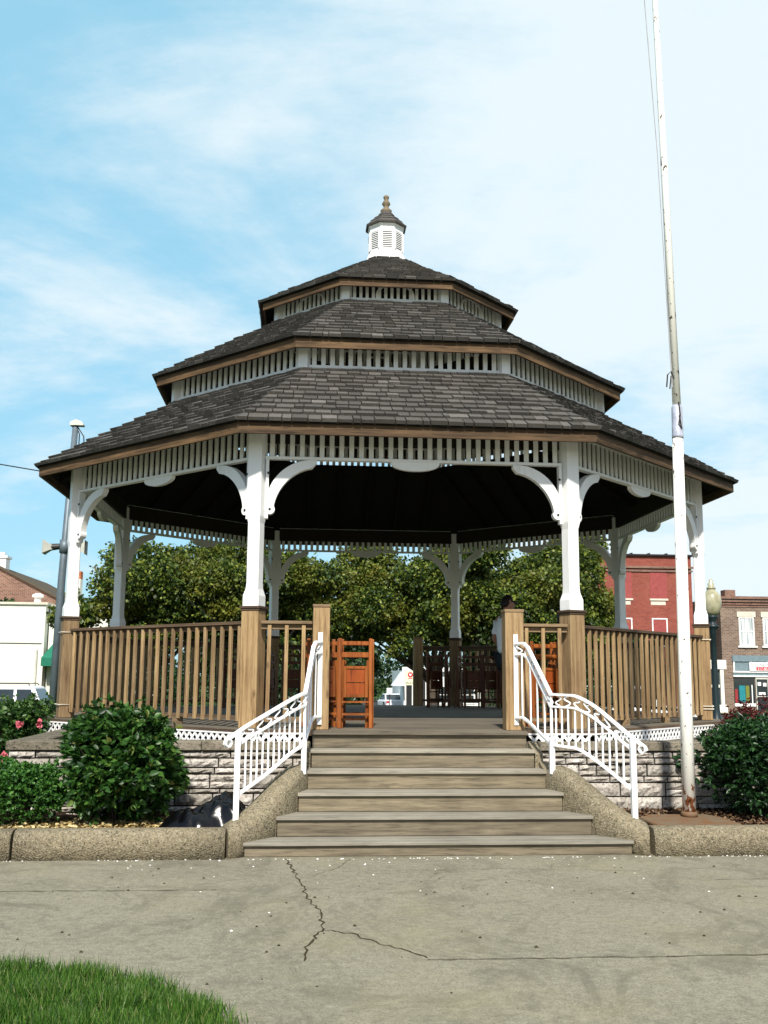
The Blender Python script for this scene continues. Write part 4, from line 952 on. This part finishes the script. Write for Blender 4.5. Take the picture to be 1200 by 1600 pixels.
# ---------------------------------------------------------------- light pole with horns, lamp post, wires
lp=empty('light_pole',(-6.16,4,0),label='tall grey galvanised steel pole with hooked cable top left of the gazebo',cat='utility pole')
m=MB(); m.tube([(0,0,0),(.05,0,3.5),(.15,0,6.65)],[.08,.075,.06],16); m.build('shaft',M['galv'],lp,smooth=True)
m=MB(); m.rings([[(x,y*.09,6.62+z) for y,z in ((-1,0),(1,0),(.8,.07*k),(-.8,.07*k))] for x,k in ((.05,1),(.16,1.8),(.28,1.2),(.32,.4))]); m.build('pole_head',M['horn'],lp)
m=MB(); m.tube([(.16,0,6.62),(.24,-.02,6.45),(.24,-.02,6.2),(.30,0,6.02)],.012,6); m.tube([(.18,0,6.62),(.33,-.03,6.4),(.35,-.02,6.15),(.2,-.02,5.95)],.012,6); m.tube([(.1,0,6.1),(.3,0,6.05),(.15,0,5.9)],.01,6); m.build('cable',M['dark'],lp)
m=MB(); m.lathe([(.10,4.02),(.10,4.28)],(.07,0,0),n=14); m.build('bracket_band',M['galv'],lp,smooth=True)
for s,lab in ((-1,'grey horn loudspeaker on the left side of the light pole'),(1,'grey horn loudspeaker on the right of the light pole behind the white post')):
    t=empty('horn_speaker',(-6.08+s*.12,4,4.15),label=lab,cat='loudspeaker'); m=MB()
    m.rings([[(s*x,yy*hy,zz*hz-.02) for yy,zz in ((-1,-1),(1,-1),(1,1),(-1,1))] for x,hy,hz in ((.10,.04,.04),(.16,.08,.06),(.27,.14,.12),(.29,.155,.14))],cap=False); m.build('horn',M['horn'],t)
    m=MB(); m.tube([(s*-.02,0,0),(s*.16,0,-.02)],[.06,.07],10); m.build('driver',M['dark'],t)
m=MB(); m.tube([(-30,-6,7.4),(-15,0,6.3),(-6.2,4,5.6)],.012,5); tag(m.build('overhead_wire',M['dark']),'thin black overhead wire running left from the light pole','wire')
m=MB(); m.tube([(-4.2,3.5,3.9),(-3.9,6,3.3),(-3.0,12,2.6)],.01,5); tag(m.build('guy_wire',M['dark']),'thin dark cable sloping down behind the left rear post','wire')
lm=empty('street_lamp',(10.5,12,gz(12)),label='ornamental dark green lamp post with pale globe at the right of the gazebo',cat='street lamp'); z_=-gz(12)
m=MB(); m.lathe([(.22,0),(.22,.5),(.14,.6),(.10,.9),(.085,2.0),(.075,z_+2.9),(.10,z_+2.93),(.08,z_+3.0),(.17,z_+3.1),(.19,z_+3.14),(.10,z_+3.18),(.09,z_+3.3),(.16,z_+3.38),(.16,z_+3.44)],n=20); m.build('lamp_post',M['green_metal'],lm,smooth=True)
m=MB(); m.lathe([(.15,z_+3.44),(.21,z_+3.53),(.265,z_+3.70),(.28,z_+3.86),(.255,z_+4.0),(.20,z_+4.10),(.13,z_+4.16),(.12,z_+4.20)],n=24); m.build('globe',M['globe'],lm,smooth=True)
m=MB(); m.lathe([(.13,z_+4.201),(.12,z_+4.26),(.08,z_+4.28),(.10,z_+4.36),(.05,z_+4.40),(.06,z_+4.46),(.0,z_+4.52)],n=16); m.build('lamp_finial',M['globe'],lm,smooth=True)

# ---------------------------------------------------------------- vehicles
def car(name,loc,rz,label,L,W,H,kind,cat):
    t=empty(name,loc,rz,label,cat); hl=L/2; belt=H*.60; clr=.2
    # lower body : stations along x with (halfwidth, z bottom, z top)
    if kind=='suv': S=[(-hl,.42,.45,belt*.9),(-hl+.08,.47,.3,belt),(-hl+.9,.5,.25,belt),(0,.5,.25,belt),(hl-1.15,.5,.25,belt*.98),(hl-.25,.48,.25,belt*.88),(hl,.42,.35,belt*.65)]
    else: S=[(-hl,.42,.3,belt*.94),(-hl+.08,.47,.25,belt*1.02),(-hl+.8,.5,.22,belt*1.04),(0,.5,.22,belt),(hl-1.3,.5,.22,belt*.97),(hl-.25,.47,.22,belt*.8),(hl,.40,.3,belt*.6)]
    secs=[]
    for x,hw,zb,zt in S:
        w2=hw*W; secs.append([(x,-w2*.9,zb),(x,-w2,zb+.12),(x,-w2,zt-.14),(x,-w2*.93,zt),(x,w2*.93,zt),(x,w2,zt-.14),(x,w2,zb+.12),(x,w2*.9,zb)])
    MB().rings(secs).build('body',M['carwhite'],t,smooth=False,bevel=.03)
    if kind=='suv': C=[(-hl+.12,belt-.01,-hl+.42,H),(hl-1.35,belt-.02,hl-2.0,H)]
    else: C=[(-hl+.55,belt-.01,-hl+1.35,H),(hl-1.25,belt-.02,hl-2.1,H)]
    (xb0,zb0,xt0,zt0),(xb1,zb1,xt1,zt1)=C; hw=W*.455; ht=W*.37
    MB().hexa([(xb0,-hw,belt-.03),(xb1,-hw,belt-.03),(xb1,hw,belt-.03),(xb0,hw,belt-.03)],[(xt0,-ht,H-.03),(xt1,-ht,H-.03),(xt1,ht,H-.03),(xt0,ht,H-.03)]).build('cabin',M['carwhite'],t,bevel=.04)
    def lerp(u,v,s):   # side window point: u along, v up
        xb=xb0+(xb1-xb0)*u; xt=xt0+(xt1-xt0)*u; y=hw+(ht-hw)*v; return (xb+(xt-xb)*v,s*(y+.008),belt-.03+(H-.03-belt+.03)*v)
    for s in (-1,1):
        for a,b in ((.06,.26),(.30,.60),(.64,.93)):
            m=MB(); q=[lerp(a,.1,s),lerp(b,.1,s),lerp(b,.86,s),lerp(a,.86,s)]; m.hexa(q,[(p[0],p[1]-s*.02,p[2]) for p in q]); m.build('side_window',M['glass'],t)
    for (xb,xt,dx,nm) in ((xb0,xt0,-.01,'rear_window'),(xb1,xt1,.01,'windscreen')):
        q=[]
        for v,u in ((.12,-1),(.12,1),(.88,1),(.88,-1)): q.append((xb+(xt-xb)*v+dx,u*(hw+(ht-hw)*v)*.88,belt-.03+(H-belt)*v))
        MB().hexa(q,[(p[0]-dx*2,p[1],p[2]) for p in q]).build(nm,M['glass'],t)
    for x in (-hl+.75,hl-.85):
        for s in (-1,1):
            m=MB(); yy=s*(W/2-.08); m.poly([(x+.33*math.cos(2*PI*j/20),.33+.33*math.sin(2*PI*j/20)) for j in range(20)],yy-.1,yy+.1); o=m.build('wheel',M['tyre'],t)
            m=MB(); m.poly([(x+.2*math.cos(2*PI*j/14),.33+.2*math.sin(2*PI*j/14)) for j in range(14)],yy-.11,yy+.11); m.build('rim',M['galv'],o)
    for s in (-1,1):
        m=MB(); m.bx(-hl-.02,-hl+.1,s*W*.40-.11,s*W*.40+.11,belt*.72,belt*.93); m.build('tail_light',M['red'],t)
    m=MB(); m.bx(-hl-.05,-hl+.15,-W*.44,W*.44,.30,.48); m.build('bumper',M['carwhite'],t,bevel=.02)
    m=MB(); m.bx(-hl-.012,-hl+.1,-.26,.26,belt*.66,belt*.84); m.build('licence_plate',M['trim'],t)
    if kind=='suv':
        for s in (-1,1):
            m=MB(); m.tube([(xt0+.15,s*ht*.88,H),(xt0+.2,s*ht*.88,H+.06),(xt1-.2,s*ht*.88,H+.06),(xt1-.1,s*ht*.88,H)],.018,6); m.build('roof_rail',M['carblack'],t)
    return t
car('parked_suv',(-11.25,16.5,gz(16.5)+.02),PI,'white sport utility car with roof rails parked at the far left behind the rose bushes',4.4,1.75,1.46,'suv','car')
car('parked_car',(6.25,68,gz(68)+.0),R(97),'white saloon car seen from behind through the middle of the gazebo',4.4,1.80,1.30,'sedan','car')
car('parked_van',(9.6,17.0,gz(17)+.02),R(5),'white vehicle glimpsed between the balusters of the right railing',4.4,1.8,1.6,'suv','car')
# yellow drum trailer left
t=empty('tank_trailer',(-12.6,19,gz(19)),label='faded yellow rounded tank with grey end disc on slanted legs above the white car',cat='tank')
m=MB(); m.rings([[(x,r_*math.cos(a),2.25+r_*math.sin(a)) for a in [2*PI*j/18 for j in range(18)]] for x,r_ in ((-2.2,.3),(-1.8,.55),(-.4,.6),(.0,.5),(.28,.34))]); m.build('tank_drum',M['yellow'],t,smooth=True)
m=MB(); m.rings([[(x,r_*math.cos(a),2.25+r_*math.sin(a)) for a in [2*PI*j/18 for j in range(18)]] for x,r_ in ((.28,.36),(.36,.36),(.40,.25))]); m.build('end_disc',M['galv'],t)
for k in (0,1):
    m=MB(); m.bar((.25,-.2+.5*k,1.9),(1.05,-.3+.6*k,.1),.07,.09); m.build('support_leg',M['horn'],t); m=MB(); m.bar((.1,-.2+.5*k,1.8),(-1.2,-.3+.6*k,.3),.07,.09); m.build('support_leg',M['dark'],t)

# ---------------------------------------------------------------- buildings
def window(parent,x,z,w_,h,y=0,pane='curtain',frame='trim',sill=True,mull=True,head=None):
    fr=MB(); t=.09
    fr.bx(x-w_/2,x+w_/2,y-.05,y+.02,z,z+t); fr.bx(x-w_/2,x+w_/2,y-.05,y+.02,z+h-t,z+h); fr.bx(x-w_/2,x-w_/2+t,y-.05,y+.02,z+t,z+h-t); fr.bx(x+w_/2-t,x+w_/2,y-.05,y+.02,z+t,z+h-t)
    if mull: fr.bx(x-w_/2+t,x+w_/2-t,y-.04,y+.01,z+h/2-.03,z+h/2+.03)
    o=fr.build('window',M[frame],parent)
    m=MB(); m.bx(x-w_/2+t,x+w_/2-t,y-.015,y+.012,z+t,z+h-t); m.build('pane',M[pane],o)
    if sill: m=MB(); m.bx(x-w_/2-.15,x+w_/2+.15,y-.12,y-.051,z-.14,z-.01); m.build('sill',M[frame],o)
    if head: m=MB(); m.bx(x-w_/2-.12,x+w_/2+.12,y-.08,y-.002,z+h+.01,z+h+.4); m.build('lintel',M[head],o)
def box_building(name,x0,x1,y,dep,h,mat,label,cat='building'):
    zb=gz(y); t=empty(name,((x0+x1)/2,y,zb),label=label,cat=cat); cx=(x0+x1)/2; m=MB(); m.bx(x0-cx,x1-cx,0,dep,-.3,h-zb); m.build('wall',M[mat],t); return t,cx,zb
# red brick
t,cx,zb=box_building('brick_building',18.5,27.0,55,14,10.4,'brickred','tall red brick building with boarded pink windows behind the right bay')
H_=10.4-zb
m=MB(); m.bx(18.5-cx-.12,27-cx+.12,-.16,-.003,H_-.9,H_-.75); m.bx(18.5-cx-.08,27-cx+.08,-.10,-.003,H_-1.15,H_-1.02); m.build('cornice',M['brickdark'],t)
m=MB(); m.bx(18.5-cx-.15,27-cx+.15,-.2,14.1,H_+.005,H_+.12); 
for i in range(7): m.bx(18.6-cx+i*1.3,18.7-cx+i*1.3,-.22,.3,H_+.12,H_+.2)
m.build('coping',M['dark'],t)
for x in (19.4,21.9,24.5):
    m=MB(); m.bx(x-.62-cx,x+.62-cx,-.03,-.003,7.32-zb,9.27-zb); m.build('blind_window',M['blind'],t); m=MB(); m.bx(x-.68-cx,x+.68-cx,-.07,-.003,7.17-zb,7.31-zb); m.bx(x-.6-cx,x+.5-cx,-.012,-.003,6.85-zb,7.1-zb); m.build('stone_sill',M['stonetrim'],t)
    window(t,x-cx,4.0-zb,1.15,1.9,-.003,'blind','trim',True,False)
for x in (20,23): window(t,x-cx,.5-zb,1.6,1.9,-.003,'glass','trim',False,True)
# brown brick shop
t,cx,zb=box_building('shop_building',29.05,44,55,14,7.5,'brickbrown','brown brick two storey shop with white framed windows at the right edge')
H_=7.5-zb
m=MB(); 
for i,(dz,pr) in enumerate(((.25,.14),(.45,.09),(.62,.05))): m.bx(29.05-cx-pr,44-cx,-pr-.003,-.003,H_-dz-.1,H_-dz)
m.bx(29.05-cx-.1,44-cx,-.14,-.003,H_-.12,H_+.06); m.build('cornice',M['brickdark'],t)
m=MB(); m.bx(-8+cx*0+1.8,-8+2.6,2,2.8,H_,H_+.7); m.build('chimney',M['brickdark'],t)
for x in (30.95,32.75,35.2,38): window(t,x-cx,4.0-zb,1.15,2.05,-.003,'curtain','trim',True,True,'stonetrim')
m=MB(); m.bx(29.75-cx,44-cx,-.12,-.003,2.86-zb,3.3-zb); m.build('shop_fascia',M['bluegrey'],t)
m=MB(); m.bx(29.8-cx,44-cx,-.04,-.003,2.19-zb,2.85-zb); m.build('transom_window',M['bluegrey'],t)
m=MB(); m.bx(29.75-cx,44-cx,-.14,-.041,2.07-zb,2.18-zb); m.bx(29.75-cx,44-cx,-.14,-.041,1.77-zb,1.87-zb)
for x in (29.8,31.1,32.3): m.bx(x-cx,x+.1-cx,-.1,-.041,2.19-zb,2.85-zb)
m.build('shop_trim',M['trim'],t)
m=MB(); m.bx(29.75-cx,44-cx,-.08,-.003,1.88-zb,2.06-zb); m.build('shop_band',M['bluegrey'],t)
m=MB(); m.bx(29.8-cx,31.35-cx,-.02,-.003,-.1-zb,1.76-zb); m.bx(32.4-cx,36-cx,-.02,-.003,-.1-zb,1.76-zb); m.build('display_window',M['glass'],t)
for a,b,c_ in ((29.85,30.05,'redcloth'),(30.18,30.62,'teal'),(30.66,30.92,'olive')):
    m=MB(); m.bx(a-cx,b-cx,-.05,-.021,-.05-zb,(1.15 if c_!='redcloth' else .9)-zb); m.build('display_cloth',M[c_],t)
m=MB(); m.bx(29.8-cx,31.35-cx,-.09,-.003,-.32-zb,-.11-zb); m.bx(31.08-cx,31.15-cx,-.09,-.051,-.11-zb,1.2-zb); m.build('window_ledge',M['trim'],t)
m=MB(); m.bx(31.4-cx,32.35-cx,-.06,-.003,-.6-zb,1.72-zb); d=m.build('shop_door',M['glass'],t)
m=MB(); 
for q in ((31.4,31.47),(32.28,32.35)): m.bx(q[0]-cx,q[1]-cx,-.09,-.061,-.6-zb,1.72-zb)
m.bx(31.48-cx,32.27-cx,-.09,-.061,.35-zb,.41-zb); m.bx(31.48-cx,32.27-cx,-.09,-.061,1.6-zb,1.72-zb); m.build('door_frame',M['horn'],d)
for qa,qb,qc,qd in ((31.55,31.8,1.15,1.4),(31.95,32.2,1.1,1.35),(31.6,32.1,.5,.68)): m=MB(); m.bx(qa-cx,qb-cx,-.075,-.061,qc-zb,qd-zb); m.build('door_notice',M['trim'],d)
def text(s,loc,size,mat,parent,name='lettering',rx=R(90),wscale=1.0,align='LEFT'):
    cu_=bpy.data.curves.new(name,'FONT'); cu_.body=s; cu_.size=size; cu_.extrude=.004; cu_.align_x=align
    o=bpy.data.objects.new(name,cu_); col.objects.link(o); bpy.context.view_layer.update()
    me=bpy.data.meshes.new_from_object(o.evaluated_get(bpy.context.evaluated_depsgraph_get())); bpy.data.objects.remove(o); me.materials.clear(); me.materials.append(mat)
    o=bpy.data.objects.new(name,me); col.objects.link(o); o.parent=parent; o.location=loc; o.rotation_euler=(rx,0,0); o.scale=(wscale,1,1); return o
sg=empty('shop_sign',(32.4,54.8,2.35),label='white sign board lettered THE NEW with dark red phone number on the brown shop',cat='sign')
m=MB(); m.bx(-1.45,2.6,0,.04,-.16,.46); m.build('sign_board',M['textwhite'],sg)
text('THE NEW WA',(-1.36,-.008,.17),.30,plain('letter_grey',(.25,.25,.25),.6),sg,wscale=1.05)
m=MB(); m.bx(-.95,2.6,-.012,-.001,-.12,.13); m.build('number_panel',M['textred'],sg)
text('217-854',(-.88,-.02,-.10),.27,M['textwhite'],sg,wscale=1.0)
# porch between
t,cx,zb=box_building('side_porch',27.4,28.9,54.5,3,2.8,'glass','small white framed porch front between the brick buildings',cat='porch')
m=MB(); m.bx(27.2-cx,29.0-cx,-.25,-.003,2.3-zb,2.95-zb); m.bx(28.55-cx,28.8-cx,-.2,-.003,-.3-zb+.0,2.29-zb); m.bx(27.3-cx,28.5-cx,-.15,-.003,1.0-zb,1.2-zb); m.bx(27.4-cx,28.95-cx,-.3,-.201,-1.0-zb+.2,-.2-zb); m.build('porch_trim',M['cream'],t)
# alley backs
t,cx,zb=box_building('rear_building',24.5,31.0,80,10,9.9,'cream','pale building glimpsed beyond the alley behind the flagpole')
m=MB(); m.bx(-3.4,3.4,-.2,-.003,9.9-zb-.8,9.9-zb+.1); m.build('cornice',M['stonetrim'],t)
# white building left
t,cx,zb=box_building('white_building',-34,-13.9,35,12,5.0,'cream','plain white painted building wall at the left edge')
H_=5.0-zb
m=MB(); m.bx(-34-cx-.1,-13.9-cx+.1,-.1,12.1,H_+.003,H_+.12); m.build('coping',M['stonetrim'],t)
m=MB(); m.bx(-14.25-cx,-14.17-cx,-.1,-.003,.1,H_-2.2); m.build('downspout',M['horn'],t)
m=MB(); m.tube([(-34-cx,-.03,3.2-zb),(-14-cx,-.03,3.1-zb)],.015,5); m.build('wall_cable',M['dark'],t)
t,cx,zb=box_building('side_annex',-13.85,-10.2,35.6,10,5.0,'cream','cream annex with green awning over a red door beside the grey pole')
m=MB(); m.bx(-13.5-cx,-11.6-cx,-.05,-.003,0,2.0-zb); m.build('door',M['reddoor'],t)
m=MB(); m.hexa([(-13.9-cx,-1.0,2.0-zb),(-10.6-cx,-1.0,2.0-zb),(-10.6-cx,-.003,2.0-zb),(-13.9-cx,-.003,2.0-zb)],[(-13.9-cx,-1.0,2.4-zb),(-10.6-cx,-1.0,2.4-zb),(-10.6-cx,-.003,3.1-zb),(-13.6-cx,-.003,3.1-zb)]); m.build('awning',M['awning'],t)
# gabled brick building behind
t=empty('gabled_building',(-18.6,48,gz(48)),label='old weathered brick gable with chimney rising behind the white wall at the left',cat='building'); zb=gz(48)
m=MB(); m.poly([(-6,0),(2.7,0),(2.7,6.0-zb),(-1.4,8.1-zb),(-5.5,6.0-zb),(-6,5.8-zb)],0,12); m.build('wall',M['brickdark'],t)
m=MB(); m.bar((-1.4,5.9,8.16-zb),(3.1,5.9,5.86-zb),12.2,.12,up=(0,0,1)); m.bar((-1.4,5.9,8.16-zb),(-6,5.9,5.8-zb),12.2,.12,up=(0,0,1)); m.build('roof',M['soil'],t)
m=MB(); m.bx(-1.9,-1.15,.3,1.2,7.8-zb,8.75-zb); m.bx(-2.0,-1.05,.2,1.3,8.76-zb,8.9-zb); m.bx(-1.7,-1.35,.6,.95,8.9-zb,9.15-zb); m.build('chimney',M['trim'],t)
# white chimney stack with orange brick top
t=empty('chimney_stack',(-12.95,36.5,5.0),label='white painted chimney stack with orange brick top beside the grey pole',cat='chimney')
m=MB(); m.bx(-.32,.32,0,.6,-.0,1.45); m.build('stack',M['cream'],t); m=MB(); m.bx(-.30,.32,0.02,.58,1.451,1.85); m.build('stack_top',M['orangebrick'],t)
t=empty('roof_vent',(-14.7,36.5,5.1),label='small white round roof vent on the white building',cat='vent'); m=MB(); m.lathe([(.18,0),(.18,.35),(.3,.38),(.28,.5),(.1,.58)],n=12); m.build('vent_cap',M['trim'],t)
# middle vista
t,cx,zb=box_building('white_shop',6.9,13,64,10,2.1,'trim','small white building with dark posts seen through the steps opening')
m=MB(); m.bx(-3.2,3.2,-.4,-.003,2.0-zb,2.35-zb); m.build('eave',M['trim'],t)
for x in (-2.75,-1.5): m=MB(); m.bx(x-.12,x+.12,-.35,-.2,0,2.0-zb); m.build('post',M['dark'],t)
m=MB(); m.hexa([(-4.0,-1.2,.9-zb),(-3.06,-1.2,.9-zb),(-3.06,1,.9-zb),(-4.0,1,.9-zb)],[(-3.2,-.6,2.0-zb),(-3.06,-.6,2.0-zb),(-3.06,1,2.0-zb),(-3.2,1,2.0-zb)]); m.build('awning',M['trim'],t)
window(t,-.2,.5,1.6,1.4,-.003,'glass','trim',False); window(t,1.8,.5,1.6,1.4,-.003,'glass','trim',False)
t=empty('road_sign',(6.65,57,gz(57)),label='cream road sign with red round emblem on a dark post beyond the steps opening',cat='sign'); zb=gz(57)
m=MB(); m.bx(-.12,.12,0,.1,0,1.0-zb); m.build('sign_post',M['dark'],t)
m=MB(); m.bx(-.44,.44,-.05,-.002,1.0-zb,2.05-zb); m.build('sign_panel',M['sign'],t)
m=MB(); m.poly([(.19*math.cos(2*PI*j/20),1.74-zb+.19*math.sin(2*PI*j/20)) for j in range(20)],-.062,-.051); m.build('emblem',M['textred'],t)
m=MB(); m.poly([(0,1.64-zb),(.09,1.74-zb),(.09,1.80-zb),(.04,1.82-zb),(0,1.78-zb),(-.04,1.82-zb),(-.09,1.80-zb),(-.09,1.74-zb)],-.07,-.063); m.build('emblem_heart',M['textwhite'],t)
m=MB(); m.bx(-.15,.15,-.06,-.051,1.46-zb,1.51-zb); m.build('red_line',M['textred'],t)
text('SALE IN',(0,-.055,1.1-zb),.2,M['textblack'],t,align='CENTER')
t=empty('notice_board',(5.15,57,gz(57)),label='small blank white notice board on a post behind the white saloon car',cat='sign'); m=MB(); m.bx(-.2,.2,-.05,-.002,.35-zb,.8-zb); m.build('board',M['trim'],t); m=MB(); m.bx(-.03,.03,0,.05,0,.35-zb); m.build('sign_post',M['dark'],t)

# ---------------------------------------------------------------- leafy rows added beyond the gazebo as dark stand-in for shade
def shade_filler(x0,x1,y,h,label,seed):
    t=empty('shade_filler',((x0+x1)/2,y,gz(y)),label=label,cat='shade_filler'); rs=np.random.RandomState(seed); r_=random.Random(seed); L=(x1-x0)/2; bl=[]
    for i in range(int(L*6)): bl.append((r_.uniform(-L,L),r_.uniform(-.2,.2),h*r_.uniform(.35,.75),.5,.45,h*.32))
    P,d=blobpts(bl,int(L*3600),rs,.4); leaves('foliage',M['leafR'],P,d,.10,seed,t,.5,six=False)
    m=MB()
    for i in range(int(L*3)): x=r_.uniform(-L,L); m.tube([(x,0,-.05),(x+.1,0,h*.6)],[.02,.01],5)
    m.build('stems',M['bark'],t)
shade_filler(-7.0,-.2,11.2,1.9,'dark leafy row added in place of shade behind the left railing balusters',91)
shade_filler(3.6,7.6,11.2,1.9,'dark leafy row added in place of shade behind the rear right folding chairs',92)

def treeline():
    rs=np.random.RandomState(7); r_=random.Random(7); bl=[]
    for i in range(120): x=-70+i*1.1; bl.append((x,104+r_.uniform(-2,2),-1.4+r_.uniform(2,4.5),2.6,2.2,r_.uniform(1.6,2.8)))
    P,d=blobpts(bl,45000,rs,.5); tag(leaves('far_treeline',M['tree2'],P,d,.42,7,None,.8,six=False),'far off band of dark trees closing the view along the street','treeline',kind='stuff')
treeline()
